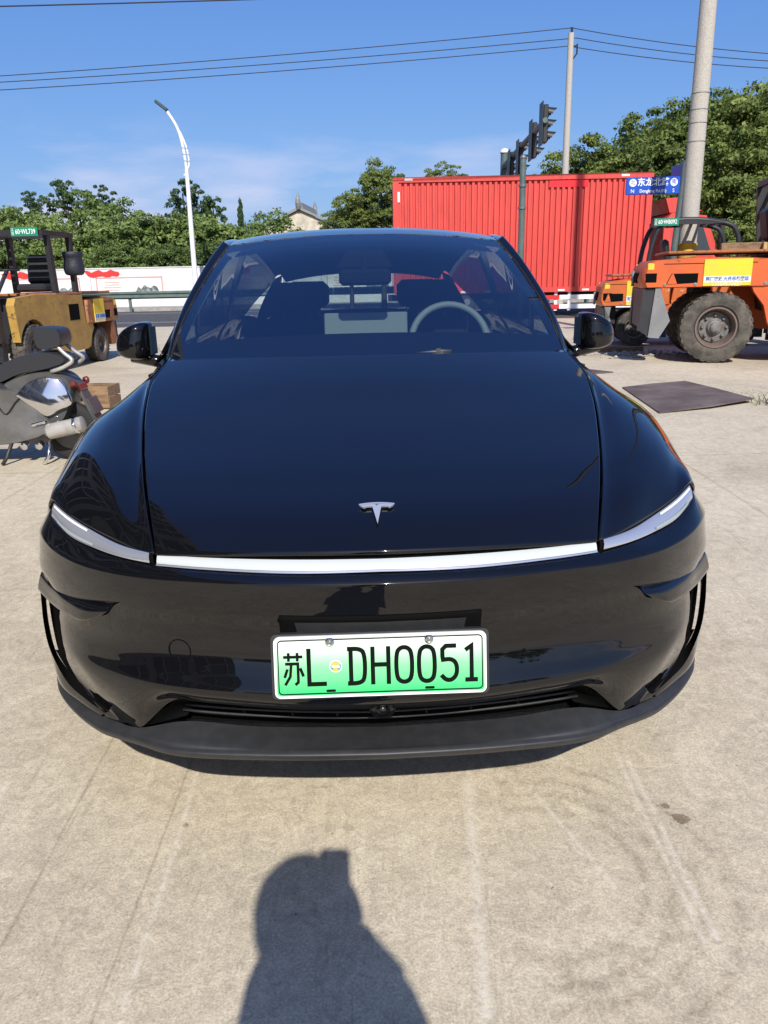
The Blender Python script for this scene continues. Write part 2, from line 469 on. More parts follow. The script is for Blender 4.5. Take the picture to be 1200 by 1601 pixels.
def sheet(name, x0, x1, y0, y1, z, mat, nx=1, ny=1):
    mb = MB()
    V = [(x0+(x1-x0)*i/nx, y0+(y1-y0)*j/ny, z) for j in range(ny+1) for i in range(nx+1)]
    F = [(j*(nx+1)+i, j*(nx+1)+i+1, (j+1)*(nx+1)+i+1, (j+1)*(nx+1)+i) for j in range(ny) for i in range(nx)]
    mb.add(V, F)
    return tag(mb.build(name, MATS[mat]), kind='structure')
sheet('terrain', -900, 900, -900, 900, -.02, 'dirt')
sheet('concrete_yard', -70, 70, -60, 25.0, 0, 'yard_concrete')
ROAD0, ROAD1 = 25.0, 38.0
sheet('road', -300, 300, ROAD0, ROAD1, .004, 'asphalt')
for i, yy in enumerate((27.6, 35.6)):
    tag(sheet('lane_line', -200, 200, yy, yy+.16, .008, 'road_paint'))
for i in range(-14, 15):
    sheet('lane_line', i*7.0, i*7.0+3, 31.5, 31.65, .008, 'road_paint')
kb = MB(); kb.box((0, 38.15, .075), (400, .3, .16), bev=.02)
tag(kb.build('kerb', MATS['kerb_stone']), kind='structure')
pv = MB(); pv.box((0, 40.6, .06), (400, 4.6, .14))
tag(pv.build('pavement', MATS['kerb_stone']), kind='structure')

# loose stones and dust crumbs swept over the yard: uncountable
mb = MB()
rs = random.Random(3)
def pebble(x, y, r):
    V = []; F = [(0,1,2),(0,2,3),(0,3,4),(0,4,1),(5,2,1),(5,3,2),(5,4,3),(5,1,4)]
    h = r*rs.uniform(.5, .9)
    V.append((x, y, h))
    a0 = rs.uniform(0, 6)
    for k in range(4):
        q = r*rs.uniform(.7, 1.3); V.append((x+q*math.cos(a0+k*PI/2), y+q*math.sin(a0+k*PI/2), h*.35))
    V.append((x, y, -.001)); mb.add(V, F)
for _ in range(900):
    x, y = rs.uniform(-4.5, 4.5), rs.uniform(.6, 12)
    pebble(x, y, rs.choice((.0015, .002, .002, .003, .004)) * (1 + y*.12))
for _ in range(160):   # rubble heaps at the yard edge, left of the car and right of it
    x, y = rs.gauss(-4.3, .5), rs.gauss(16.8, .6); pebble(x, y, rs.uniform(.02, .09))
for _ in range(160):
    x, y = rs.gauss(4.4, .5), rs.gauss(13.6, .35); pebble(x, y, rs.uniform(.015, .06))
for _ in range(220):
    x, y = rs.gauss(4.25, .35), rs.gauss(8.6, .35); pebble(x, y, rs.uniform(.004, .016))
tag(mb.build('gravel', MATS['stone']), 'pale loose grit and rubble scattered over the concrete yard', 'gravel', kind='stuff')

# dark sheet-steel plates lying on the yard, right of the car
def plate(pts, label, mat='steel_plate', t=.012, z=.004):
    mb = MB()
    n_ = len(pts)
    V = [(x, y, z + w) for x, y, w in pts] + [(x, y, z + w + t) for x, y, w in pts]
    mb.add(V, [tuple(range(n_))[::-1], tuple(range(n_, 2*n_))] + [(i, (i+1) % n_, n_+(i+1) % n_, n_+i) for i in range(n_)])
    return tag(mb.build('steel_plate', MATS[mat]), label, 'plate', 'steel plates on the yard')
plate([(2.78, 7.65, 0), (3.40, 7.86, .02), (3.97, 8.18, .035), (3.94, 9.1, .02), (3.9, 9.92, 0), (3.4, 9.72, 0), (2.96, 9.47, 0)], 'large brown steel plate lying on the yard right of the car')
plate([(2.25, 10.6, 0), (3.3, 11.0, 0), (2.7, 11.9, 0), (2.0, 11.7, 0)], 'smaller grey-brown plate flat on the yard behind the right mirror')

# grass tuft at the right edge
mb = MB(); rg = random.Random(5)
for _ in range(150):
    x, y = rg.gauss(4.18, .10), rg.gauss(8.0, .12); h = rg.uniform(.06, .17); a = rg.uniform(0, 6.28); w = .006
    dx, dy = math.cos(a), math.sin(a); bx, by = rg.gauss(0, .05), rg.gauss(0, .05)
    mb.add([(x-dx*w, y-dy*w, 0), (x+dx*w, y+dy*w, 0), (x+bx*.5+dx*w*.7, y+by*.5+dy*w*.7, h*.6), (x+bx*.5-dx*w*.7, y+by*.5-dy*w*.7, h*.6), (x+bx*1.3, y+by*1.3, h)],
           [(0, 1, 2, 3), (3, 2, 4)])
tag(mb.build('grass_tuft', MATS['grass_blade']), 'small tuft of weeds at the corner of the brown steel plate', 'weeds', kind='stuff')

# ---------------------------------------------------------------- boundary wall with posters, guard rail
WY = 42.0
w = empty('boundary_wall', (0, WY, .13), 0, 'long white rendered wall with printed posters behind the guard rail', 'wall')
for i in range(-9, 7):
    mb = MB(); mb.box((i*6.0, 0, .96), (5.985, .24, 1.92)); mb.build('panel', MATS['white_wall'], w)
    mb = MB(); mb.box((i*6.0, 0, 1.94), (6.0, .30, .05)); mb.build('coping', MATS['white_wall'], w)
def poster(x, seed):
    r_ = random.Random(seed)
    fr_ = MB(); W_, H_, z0 = 3.4, .95, .52
    for (cx, cz, dx, dz) in ((0, z0, W_, .05), (0, z0+H_, W_, .05), (-W_/2, z0+H_/2, .05, H_+.05), (W_/2, z0+H_/2, .05, H_+.05)):
        fr_.box((x+cx, -.14, cz), (dx, .03, dz))
    f_ = fr_.build('poster_frame', MATS['poster_pink'], w)
    mb = MB(); mb.box((x, -.131, z0+H_/2), (W_-.06, .014, H_-.06)); mb.build('poster_sheet', MATS['poster_white'], f_)
    mb = MB()   # a soft dark landscape block in the right half
    pts = [(x+.25, z0+.14), (x+1.5, z0+.14), (x+1.5, z0+.3)]
    pts += [(x+1.4-.16*k, z0+.34+.34*abs(math.sin(k*1.1+seed))*(.5+r_.random()*.5)) for k in range(7)]
    mb.prism(pts, -.1425, -.139); mb.build('poster_picture', MATS['poster_dark'], f_)
    mb = MB()
    for k in range(5): mb.box((x-.9, -.1405, z0+.2+k*.13), (r_.uniform(.7, 1.1), .004, .045))
    mb.build('poster_text', MATS['poster_pink'], f_)
    mb = MB()   # red ribbon flag over the top left corner
    top = [(x-2.3, z0+H_+.02)]
    pts = [(x-2.3+.2*k, z0+H_+.34+.07*math.sin(k*1.9+seed)) for k in range(10)] + [(x-.5+.05*math.cos(k), z0+H_+.2-.05*k) for k in range(3)] + [(x-.6-.25*k, z0+H_+.06+.05*math.sin(k*2.3)) for k in range(7)]
    mb.prism(pts, -.146, -.1425); mb.build('poster_flag', MATS['poster_red'], f_)
for k, x in enumerate((-23.5, -17.3, -13.0, -6.2, -1.0, 5.5)):
    poster(x, k*3+1)
g_ = empty('guard_rail', (0, 37.6, 0), 0, 'green steel guard rail along the far side of the road', 'guard rail')
prof = [(-.02, .60), (-.09, .66), (-.09, .70), (-.03, .75), (-.03, .79), (-.09, .84), (-.09, .88), (-.02, .94), (0, .94), (0, .60)]
for i in range(-10, 8):
    mb = MB(); mb.prism([(p[0], p[1]) for p in prof], i*4.32-2.155, i*4.32+2.155, 'x'); mb.build('rail', MATS['guard_green'], g_)
    mb = MB(); mb.box((i*4.32+1.2, .08, .42), (.11, .13, .84)); mb.build('post', MATS['guard_green'], g_)

# ---------------------------------------------------------------- poles, lamp, wires
lp = empty('street_lamp', (-8.95, 39.2, .13), 0, 'tall white street lamp with curved arm in front of the trees', 'street lamp')
H_ = 7.0
mb = MB(); mb.tube([(0, 0, .9), (.02, 0, 3.5), (.05, 0, 6.2)], [.13, .115, .095], 12); mb.build('pole', MATS['white_paint'], lp, True, 40)
mb = MB(); mb.tube([(0.012, 0, 0), (0, 0, .9)], [.16, .15], 12); mb.build('painted_foot', MATS['band_blue'], lp, True, 40)
arm = cr([(.05, 0, 6.15), (-.05, 0, 7.3), (-.22, 0, 8.0), (-.64, 0, 8.72)], 14)
mb = MB(); mb.tube([tuple(p) for p in arm], .07, 10); mb.build('arm', MATS['white_paint'], lp, True, 50)
arm = cr([(.06, 0, 6.2), (.17, 0, 6.35), (.14, 0, 7.1), (-.12, 0, 7.85)], 12)
mb = MB(); mb.tube([tuple(p) for p in arm], .045, 8); mb.build('brace', MATS['white_paint'], lp, True, 50)
mb = MB(); mb.box((-.85, 0, 8.93), (.66, .3, .15), Matrix.Rotation(rad(38), 3, 'Y'), .04)
hd = mb.build('lamp_head', MATS['lamp_dark'], lp)
mb = MB(); mb.box((-.02, 0, 6.0), (.16, .06, .07)); mb.build('clamp', MATS['white_paint'], lp)

def concrete_pole(x, y, lean, Hh, r0, r1, label, rings=()):
    p = empty('utility_pole', (x, y, 0), 0, label, 'utility pole', 'concrete utility poles')
    mb = MB(); mb.tube([(lean*t, 0, Hh*t) for t in (0, .25, .5, .75, 1)], [r0+(r1-r0)*t for t in (0, .25, .5, .75, 1)], 20)
    mb.build('shaft', MATS['pole_concrete'], p, True, 40)
    for z in rings:
        t = z/Hh; r = r0+(r1-r0)*t
        mb = MB(); mb.tube([(lean*t, 0, z-.006), (lean*t, 0, z+.006)], r+.004, 20); mb.build('wire_band', MATS['tank_grey'], p, True, 40)
    return p
p = concrete_pole(5.90, 15.5, -.03, 10.5, .178, .115, 'thick speckled concrete utility pole with yellow band behind the orange forklift', (3.62, 3.93, 4.15, 4.42))
mb = MB(); mb.tube([(0, 0, 1.62), (0, 0, 1.86)], .178, 20); mb.build('yellow_band', MATS['band_yellow'], p, True, 40)
dp = empty('steel_mast', (7.6, 14.3, 0), 0, 'slender dark steel mast standing just outside the right picture edge', 'mast')
mb = MB(); mb.tube([(0, 0, 0), (0, 0, 8), (0, 0, 15.2)], [.19, .16, .13], 14); mb.build('shaft', MATS['tank_grey_dark'], dp, True, 40)
mb = MB(); mb.lathe([(.34, 0), (.34, .03), (.2, .05)], 14); mb.build('base_flange', MATS['post_green'], dp)
PX, PY, PZ = 8.12, 36.0, 10.95
p = concrete_pole(PX+.02, PY+.0, -.02, PZ-.15, .17, .12, 'slim far concrete utility pole carrying the three overhead wires', ())
mb = MB(); mb.tube([(0, 0, PZ-.2), (0, 0, PZ+.06)], .05, 8); mb.build('insulator', MATS['wire_black'], p)
mb = MB(); mb.tube([(.05, 0, PZ-1.15), (.25, 0, PZ-.9), (.25, 0, PZ-.55)], .035, 6); mb.tube([(.05, 0, PZ-.62), (.25, 0, PZ-.62)], .03, 6); mb.build('bracket', MATS['wire_black'], p)
def wire(a, b, sag, label, r=.017):
    a = Vector(a); b = Vector(b); P = []
    for k in range(25):
        t = k/24; q = a.lerp(b, t); q.z -= sag*4*t*(1-t); P.append(q)
    mb = MB(); mb.tube(P, r, 5, cap=False)
    tag(mb.build('power_wire', MATS['wire_black'], None, True), label, 'wire', 'overhead wires')
def sag_wire(a, mid, label):
    """wire from the pole top through a point it passes, drawn on to its next pole"""
    a = Vector(a); mid = Vector(mid); end = a + (mid-a)*1.9; end.z += .5
    wire(a, end, .35, label)
for nm, dz, x_, lz, rz in (('top', .04, 0, 9.76, 9.99), ('middle', -.33, .20, 9.53, 9.72), ('lowest', -.62, -.12, 9.24, 9.45)):
    sag_wire((PX+x_, PY, PZ+dz), (-15.6, PY, lz), nm + ' overhead wire running left from the slim far pole')
    sag_wire((PX+x_, PY, PZ+dz), (16.3, PY, rz), nm + ' overhead wire running right from the slim far pole')
wire((-40, 22, 8.35), (14, 22, 8.3), .35, 'single overhead wire crossing the top left corner of the sky')

# ---------------------------------------------------------------- traffic signal gantry
tg = empty('traffic_signal', (5.25, 34.4, 0), 0, 'dark traffic signal mast with long arm and hooded signal heads above the red truck', 'traffic light')
mb = MB(); mb.tube([(0, 0, 0), (0, 0, 6.15)], [.19, .16], 12); mb.build('mast', MATS['post_green'], tg, True, 40)
mb = MB(); mb.lathe([(.19, 0), (.19, .06), (.12, .16), (0, .2)], 12, Matrix.Translation((0, 0, 6.1))); mb.build('mast_cap', MATS['tank_white'], tg, True)
mb = MB(); mb.tube([(0, 0, 5.6), (-.05, -4, 5.72), (-.1, -8.6, 5.82)], [.12, .10, .08], 10); mb.build('arm', MATS['post_green'], tg, True, 40)
def head(y, z, n_=3):
    zc = z
    mb = MB(); mb.box((-.06, y, zc), (.15, .36, .335*n_+.06), bev=.02); hb = mb.build('signal_head', MATS['signal_black'], tg)
    mb = MB(); mb.box((-.17, y, zc), (.02, .56, .335*n_+.22)); mb.build('back_plate', MATS['signal_black'], hb)
    for k in range(n_):
        zz = zc+(k-(n_-1)/2)*.335
        mb = MB(); mb.lathe([(.135, 0), (.13, .03)], 16, axis_mat((.03, y, zz), (1, 0, 0))); mb.build('lens', MATS['chassis_black'], hb)
        V = []; F = []
        for a in range(13):
            t = -.25+a/12*(PI+.5)
            L_ = .30*(.45+.55*math.sin(max(0, min(PI, t))))
            V += [(.02, y+.15*math.cos(t), zz+.15*math.sin(t)), (.02+L_, y+.15*math.cos(t), zz-.03+.15*math.sin(t))]
        F = [(2*a, 2*a+2, 2*a+3, 2*a+1) for a in range(12)]
        mb = MB(); mb.add(V, F); mb.build('visor', MATS['signal_black'], hb, True)
for y, z in ((-8.3, 5.75), (-6.6, 5.55), (-4.1, 5.35), (-2.2, 5.3)):
    head(y, z)
gp = empty('sign_post', (3.5, 20.0, 0), 0, 'plain dark green steel post standing in front of the red truck', 'post')
mb = MB(); mb.tube([(.02, 0, 0), (0, 0, 4.0)], [.085, .075], 12); mb.build('shaft', MATS['post_green'], gp, True, 40)
mb = MB(); mb.lathe([(.08, 0), (.085, .03), (.05, .09), (0, .11)], 12, Matrix.Translation((0, 0, 3.99))); mb.build('cap', MATS['tank_grey'], gp, True)
for z in (2.9, 3.4):
    mb = MB(); mb.tube([(.005, 0, z-.03), (.005, 0, z+.03)], .10, 12); mb.build('clamp', MATS['tank_grey'], gp, True, 40)

# street name sign: blue boards on a green post
sg = empty('street_sign', (6.27, 17.0, 0), 0, 'blue and white street name sign on a dark green post', 'street sign')
mb = MB(); mb.tube([(-.16, 0, 0), (.01, 0, 3.50)], [.075, .06], 12); mb.build('post', MATS['post_green'], sg, True, 40)
mb = MB(); mb.box((-.62, 0, 3.04), (1.10, .05, .335), bev=.01); bd = mb.build('board', MATS['sign_blue'], sg)
fm = Matrix.Translation((-.62, -.028, 3.10)) @ Matrix.Rotation(PI/2, 4, 'X')
text_mesh('lettering', '东龙北路', .165, MATS['sign_white'], bd, fm, bold=.003, sx=1.0)
text_mesh('small_lettering', 'Donglong Rd.(N)', .088, MATS['sign_white'], bd, Matrix.Translation((-.62, -.028, 2.94)) @ Matrix.Rotation(PI/2, 4, 'X'), sx=.9, bold=.001)
for dx, ch, en in ((-.42, '北', 'N'), (.42, '南', 'S')):
    mb = MB(); mb.lathe([(.075, 0), (.075, .004)], 24, axis_mat((-.62+dx, -.0255, 3.10), (0, -1, 0))); mb.build('disc', MATS['sign_white'], bd)
    text_mesh('disc_lettering', ch, .11, MATS['sign_blue'], bd, Matrix.Translation((-.62+dx, -.0325, 3.105)) @ Matrix.Rotation(PI/2, 4, 'X'))
    text_mesh('compass_letter', en, .10, MATS['sign_white'], bd, Matrix.Translation((-.62+dx, -.028, 2.94)) @ Matrix.Rotation(PI/2, 4, 'X'))
mb = MB(); mb.box((.07, .45, 3.32), (.05, .9, .34), bev=.01); mb.build('cross_board', MATS['sign_blue'], sg)

# ---------------------------------------------------------------- red box truck across the road
tk = empty('box_truck', (0, 26.4, .004), 0, 'red corrugated box truck parked across the road behind the car', 'truck')
X0, X1, Z0, Z1, YD = .50, 8.78, .78, 4.33, 2.5
mb = MB(); ribs = 44
pts = []
pw = (X1-X0-.36)/ribs
for i in range(ribs):
    a = X0+.18+i*pw
    pts += [(a, 0.0), (a+pw*.48, 0.0), (a+pw*.57, .068), (a+pw*.91, .068)]
pts.append((X1-.18, 0.0))
V = []; F = []
for (x, d) in pts: V += [(x, d+.02, Z0+.14), (x, d+.02, Z1-.12)]
for i in range(len(pts)-1): F.append((2*i, 2*i+2, 2*i+3, 2*i+1))
mb.add(V, F); mb.build('side_panel', MATS['truck_red'], tk)
mb = MB(); mb.box(((X0+X1)/2, YD/2+.10, (Z0+Z1)/2), (X1-X0-.04, YD-.16, Z1-Z0-.04)); mb.build('box_body', MATS['truck_red'], tk)
for z, hh in ((Z1-.06, .13), (Z0+.07, .16)):
    mb = MB(); mb.box(((X0+X1)/2, .03, z), (X1-X0, .10, hh)); mb.build('edge_rail', MATS['truck_red'], tk)
for x in (X0+.09, X1-.09):
    mb = MB(); mb.box((x, .032, (Z0+Z1)/2), (.19, .106, Z1-Z0-.2)); mb.build('corner_post', MATS['truck_red'], tk)
mb = MB(); mb.box(((X0+X1)/2, .02, Z1+.015), (X1-X0, .08, .03)); mb.build('roof_edge', MATS['truck_red_dark'], tk)
mb = MB(); mb.box((X0+5.6, .0165, Z1-.25), (1.25, .006, .2)); mb.build('repaint_patch', MATS['fresh_red'], tk)
for x in np.arange(X0+.7, X1-.3, .8):
    mb = MB(); mb.box((x, -.026, Z0+.05), (.22, .006, .05)); mb.build('reflector_tape', MATS['guard_white'], tk)
for x in (X0+.5, X1-.9):
    mb = MB(); mb.box((x, -.026, Z1-.04), (.25, .006, .06)); mb.build('reflector_tape', MATS['guard_white'], tk)
mb = MB(); mb.box((X0+.18, -.026, Z1-.55), (.07, .006, .3)); mb.build('reflector_tape', MATS['guard_white'], tk)
mb = MB(); mb.box(((X0+X1)/2+.6, YD/2, .66), (X1-X0+1.6, .9, .2)); mb.build('chassis_frame', MATS['chassis_black'], tk)
for x in (1.6, 2.9, 9.6):
    for yy in (.18, YD-.18):
        mb = MB(); mb.lathe([(.0, 0), (.28, 0), (.30, .06), (.46, .06), (.5, .1), (.5, .24), (.46, .28), (.0, .28)], 28, axis_mat((x, yy-.14, .5), (0, 1, 0)))
        wh = mb.build('wheel', MATS['chassis_black'], tk, True, 40)
        mb = MB(); mb.lathe([(.0, -.03), (.1, -.03), (.12, .0), (.27, .005)], 20, axis_mat((x, yy-.14 if yy < 1 else yy+.14, .5), (0, 1 if yy < 1 else -1, 0))); mb.build('rim', MATS['tank_grey'], wh, True, 40)
sgx0, sgx1 = 5.35, 8.4       # striped side guard
for z in (.30, .60):
    segs = [(sgx0, sgx0+.62, 'guard_red'), (sgx0+.62, sgx0+1.9, 'guard_white'), (sgx0+1.9, sgx0+2.5, 'guard_red'), (sgx0+2.5, sgx1, 'guard_white')]
    for a, c, mt in segs:
        mb = MB(); mb.box(((a+c)/2, .06, z), (c-a, .03, .14)); mb.build('side_guard_bar', MATS[mt], tk)
for x in (sgx0+.5, sgx0+.95, sgx0+2.1, sgx0+2.9):
    mb = MB(); mb.box((x, .09, .50), (.10, .03, .66)); mb.build('side_guard_post', MATS['guard_white'], tk)
mb = MB(); mb.box((4.75, .33, .52), (1.0, .6, .52), bev=.1); mb.build('fuel_tank', MATS['tank_grey'], tk)
# cab
mb = MB(); mb.prism([(9.25, .55), (9.25, 2.9), (9.5, 3.15), (10.6, 3.05), (11.05, 2.0), (11.15, 1.7), (11.15, .5)], .05, 2.35)
mb.build('cab', MATS['truck_red'], tk)
mb = MB(); mb.prism([(9.45, 3.16), (9.3, 3.6), (9.75, 3.62), (10.5, 3.2)], .2, 2.2); mb.build('wind_deflector', MATS['truck_red'], tk)
mb = MB(); mb.prism([(9.7, 1.9), (9.75, 2.75), (10.5, 2.75), (10.85, 1.9)], .03, .06); mb.build('cab_window', MATS['facade_dark'], tk)
mb = MB(); mb.box((11.05, -.12, 2.5), (.12, .2, .6), bev=.03); mb.build('wing_mirror', MATS['chassis_black'], tk)

# ---------------------------------------------------------------- far house with tiled gable roofs
def house(x, y, W_, D_, hw, hr, rot, label):
    e = empty('house', (x, y, 0), rot, label, 'house', 'old houses behind the trees')
    mb = MB(); mb.prism([(-W_/2, 0), (W_/2, 0), (W_/2, hw), (0, hw+hr), (-W_/2, hw)], 0, D_); mb.build('gable_wall', MATS['house_wall'], e)
    for s_ in (-1, 1):
        mb = MB(); o_ = .35
        mb.prism([(s_*(W_/2+o_), hw-hr*o_/(W_/2)+.02), (0, hw+hr+.06), (0, hw+hr+.32), (s_*(W_/2+o_), hw-hr*o_/(W_/2)+.2)], -.3, D_+.3)
        rf = mb.build('roof', MATS['house_tile'], e)
    mb = MB(); mb.prism([(-.3, hw+hr+.2), (.3, hw+hr+.2), (.16, hw+hr+.75), (-.16, hw+hr+.75)], .3, D_-.3); mb.build('ridge', MATS['house_tile'], e)
    for yy in (-.2, D_+.2):
        mb = MB(); P = cr([(0, yy, hw+hr+.2), (0, yy+(-.3 if yy < 1 else .3), hw+hr+.8), (0, yy+(-.15 if yy < 1 else .15), hw+hr+1.5)], 6)
        mb.tube([tuple(q) for q in P], [.3, .28, .26, .22, .16, .08], 6); mb.build('ridge_end', MATS['house_tile'], e)
    return e
house(-7.6, 80, 8.4, 9, 5.9, 1.8, rad(-5), 'old pale-walled house with grey tiled gable roof beyond the trees')
house(-2.7, 86, 5.0, 7, 5.9, 1.35, rad(-24), 'lower tiled house end beside the white water tank')
e = empty('water_tank', (-1.6, 78, 0), 0, 'small white cylindrical tank on a roof behind the car', 'tank')
mb = MB(); mb.lathe([(.62, 0), (.62, 5.8), (.5, 5.9)], 16); mb.build('stand', MATS['house_wall'], e, True, 40)
mb = MB(); mb.lathe([(.50, 5.9), (.58, 6.0), (.58, 7.15), (.4, 7.4), (0, 7.45)], 16); mb.build('tank_body', MATS['tank_white'], e, True, 40)

# ---------------------------------------------------------------- trees
def leaf_material(name, c1, c2, c3):
    m, n, l, b = newmat(name)
    at_ = n.new('ShaderNodeAttribute'); at_.attribute_name = 'tint'
    oi = n.new('ShaderNodeObjectInfo')
    ad = n.new('ShaderNodeMath'); ad.operation = 'MULTIPLY_ADD'; ad.inputs[1].default_value = .35; ad.inputs[2].default_value = -.17
    l.new(oi.outputs['Random'], ad.inputs[0])
    su = n.new('ShaderNodeMath'); su.operation = 'ADD'; l.new(at_.outputs['Fac'], su.inputs[0]); l.new(ad.outputs[0], su.inputs[1])
    r = n.new('ShaderNodeValToRGB'); e = r.color_ramp.elements; e.new(.5)
    for q, (p, c) in zip(e, ((0, c1), (.5, c2), (1, c3))): q.position = p; q.color = (*c, 1)
    l.new(su.outputs[0], r.inputs[0])
    b.inputs['Roughness'].default_value = .55; b.inputs['Specular IOR Level'].default_value = .3
    l.new(r.outputs[0], b.inputs['Base Color'])
    tr = n.new('ShaderNodeBsdfTranslucent'); l.new(r.outputs[0], tr.inputs[0])
    ms = n.new('ShaderNodeMixShader'); ms.inputs[0].default_value = .3
    l.new(b.outputs[0], ms.inputs[1]); l.new(tr.outputs[0], ms.inputs[2]); l.new(ms.outputs[0], n['Material Output'].inputs[0])
leaf_material('leaf_camphor', (0.075, 0.112, 0.024), (0.180, 0.232, 0.054), (0.330, 0.375, 0.105))
leaf_material('leaf_hedge', (.075, .120, .032), (.175, .250, .070), (.320, .400, .115))
leaf_material('leaf_dark', (0.026, 0.058, 0.023), (0.065, 0.117, 0.039), (0.117, 0.182, 0.058))
def crown_mesh(name, seed, nclump, nleaf, leaf, clump_r, mat, shape='dome', sparse=0.0):
    """crown of unit half-width and height about 2: clumps of small leaf faces"""
    r_ = np.random.RandomState(seed)
    C = []
    while len(C) < nclump:
        p = r_.normal(size=3); p /= np.linalg.norm(p)
        k = r_.uniform(.35, 1.0)**.5
        if shape == 'dome':
            q = p*k*np.array([1, 1, .95]) * (1+.16*math.sin(3*p[0]+seed)+.12*math.sin(5*p[1]+2*seed)+.1*math.sin(6*p[2]+seed))
            if q[2] < -.85: continue
        elif shape == 'cone':
            h = r_.uniform(-1, 1)**1; rr = (1-h)/2*.8+.08
            a = r_.uniform(0, 6.283); kk = r_.uniform(.4, 1); q = np.array([rr*kk*math.cos(a)*.75, rr*kk*math.sin(a)*.75, h])
        else:   # open, branchy
            q = p*r_.uniform(.2, 1)*np.array([1, 1, 1.1])
            if r_.rand() < sparse and q[2] < .2: continue
        C.append(q)
    C = np.array(C)
    K = len(C); n0 = K*nleaf
    cr_ = np.repeat(clump_r*r_.uniform(.6, 1.25, K), nleaf)[:, None]; ct = np.repeat(r_.uniform(-.16, .16, K), nleaf)
    D_ = r_.normal(size=(n0, 3)); D_ /= np.linalg.norm(D_, axis=1)[:, None]
    D_[:, 2] = np.where(D_[:, 2] < -.35, -D_[:, 2]*.6, D_[:, 2])
    P = np.repeat(C, nleaf, axis=0) + D_*cr_*r_.uniform(.45, 1.0, size=(n0, 1))*np.array([1.1, 1.1, .8])
    nrm = D_ + r_.normal(size=(n0, 3))*.55; nrm /= np.linalg.norm(nrm, axis=1)[:, None]
    a_ = np.cross(nrm, r_.normal(size=(n0, 3))); a_ /= np.linalg.norm(a_, axis=1)[:, None]; b_ = np.cross(nrm, a_)
    sz = (leaf*r_.uniform(.55, 1.35, n0))[:, None]
    V = np.stack([P-a_*sz, P+b_*sz*.55+nrm*sz*.12, P+a_*sz, P-b_*sz*.55+nrm*sz*.12], 1).reshape(-1, 3)
    tint = np.clip(.42+ct+r_.uniform(-.22, .22, n0), 0, 1)
    n_ = len(tint)
    me = bpy.data.meshes.new(name)
    me.vertices.add(4*n_); me.vertices.foreach_set('co', np.asarray(V, np.float32).ravel())
    me.loops.add(4*n_); me.loops.foreach_set('vertex_index', np.arange(4*n_, dtype=np.int32))
    me.polygons.add(n_); me.polygons.foreach_set('loop_start', np.arange(0, 4*n_, 4, dtype=np.int32))
    me.update(calc_edges=True)
    at_ = me.attributes.new('tint', 'FLOAT', 'FACE'); at_.data.foreach_set('value', np.asarray(tint, np.float32))
    me.materials.append(MATS[mat])
    return me
CROWN = {
    'camphor': [crown_mesh('crown_camphor', s, 300, 120, .029, .16, 'leaf_camphor') for s in (1, 2, 3, 4)],
    'hedge': [crown_mesh('crown_hedge', s, 240, 110, .033, .18, 'leaf_hedge') for s in (11, 12, 13, 14)],
    'open': [crown_mesh('crown_open', s, 60, 90, .05, .18, 'leaf_dark', 'open') for s in (21, 22, 23)],
    'cone': [crown_mesh('crown_cone', s, 80, 70, .05, .17, 'leaf_dark', 'cone') for s in (31, 32)],
}
def trunk_mesh(seed, kind):
    r_ = random.Random(seed); mb = MB()
    mb.tube([(0, 0, 0), (r_.uniform(-.04, .04), 0, .9), (r_.uniform(-.06, .06), r_.uniform(-.05, .05), 1.7)], [.075, .055, .025], 8)
    for k in range(7 if kind != 'cone' else 2):
        a = r_.uniform(0, 6.28); z = r_.uniform(.6, 1.35); L_ = r_.uniform(.45, .8)
        mb.tube([(0, 0, z), (L_*.5*math.cos(a), L_*.5*math.sin(a), z+.25), (L_*math.cos(a), L_*math.sin(a), z+.45)], [.032, .02, .008], 6)
    o = mb.build('trunk', MATS['bark'], None, True); me = o.data; bpy.data.objects.remove(o)
    return me
TRUNK = {k: trunk_mesh(i+50, k) for i, k in enumerate(CROWN)}
_tc = [0]
def tree(x, y, H, R, kind, label, group, base=0.0, cz=None, rh=None):
    """H top height, R crown half width; crown spans the upper part"""
    _tc[0] += 1; i = _tc[0]
    e = empty({'camphor': 'camphor_tree', 'hedge': 'roadside_tree', 'open': 'young_tree', 'cone': 'conifer_tree'}[kind], (x, y, base), 0, label, 'tree', group)
    rh = rh or R*.95
    t = link('trunk', TRUNK[kind], e); t.scale = (R, R, max(.3, (H-rh*.6)/1.7))
    c = link('crown', CROWN[kind][i % len(CROWN[kind])], e)
    c.location = (0, 0, H-rh*1.05); c.scale = (R, R, rh); c.rotation_euler = (0, 0, (i*2.399) % 6.28)
    return e
# the tall dense camphor stand on the right
GR = 'dense evergreen trees on the right behind the truck'
for k, (x, y, H, R, lb) in enumerate((
    (20.4, 44, 10.6, 4.6, 'tallest rounded evergreen tree at the right edge of the sky'),
    (15.9, 45, 9.6, 4.3, 'rounded evergreen tree directly behind the thick concrete pole'),
    (11.9, 46, 8.3, 3.5, 'smaller evergreen tree at the left end of the right-hand stand'),
    (24.8, 42, 10.4, 4.2, 'evergreen tree cut by the right picture edge'),
    (18.0, 39, 7.8, 3.7, 'front evergreen tree right of the concrete pole above the forklift'),
    (13.9, 40, 6.6, 3.2, 'front evergreen tree behind the blue street sign'),
    (22.0, 37, 7.0, 3.2, 'bright front tree above the forklift at the right edge'),
    (16.5, 35, 4.6, 2.2, 'low bushy tree beyond the truck cab'),
    (23.5, 47, 11.6, 4.6, 'farthest high evergreen crown at the right edge'),
    (18.2, 47, 10.6, 4.0, 'evergreen crown between the concrete pole and the right edge'),
    (20.3, 33, 4.0, 2.1, 'low bush beside the far forklift mast'))):
    tree(x, y, H, R, 'camphor', lb, GR)
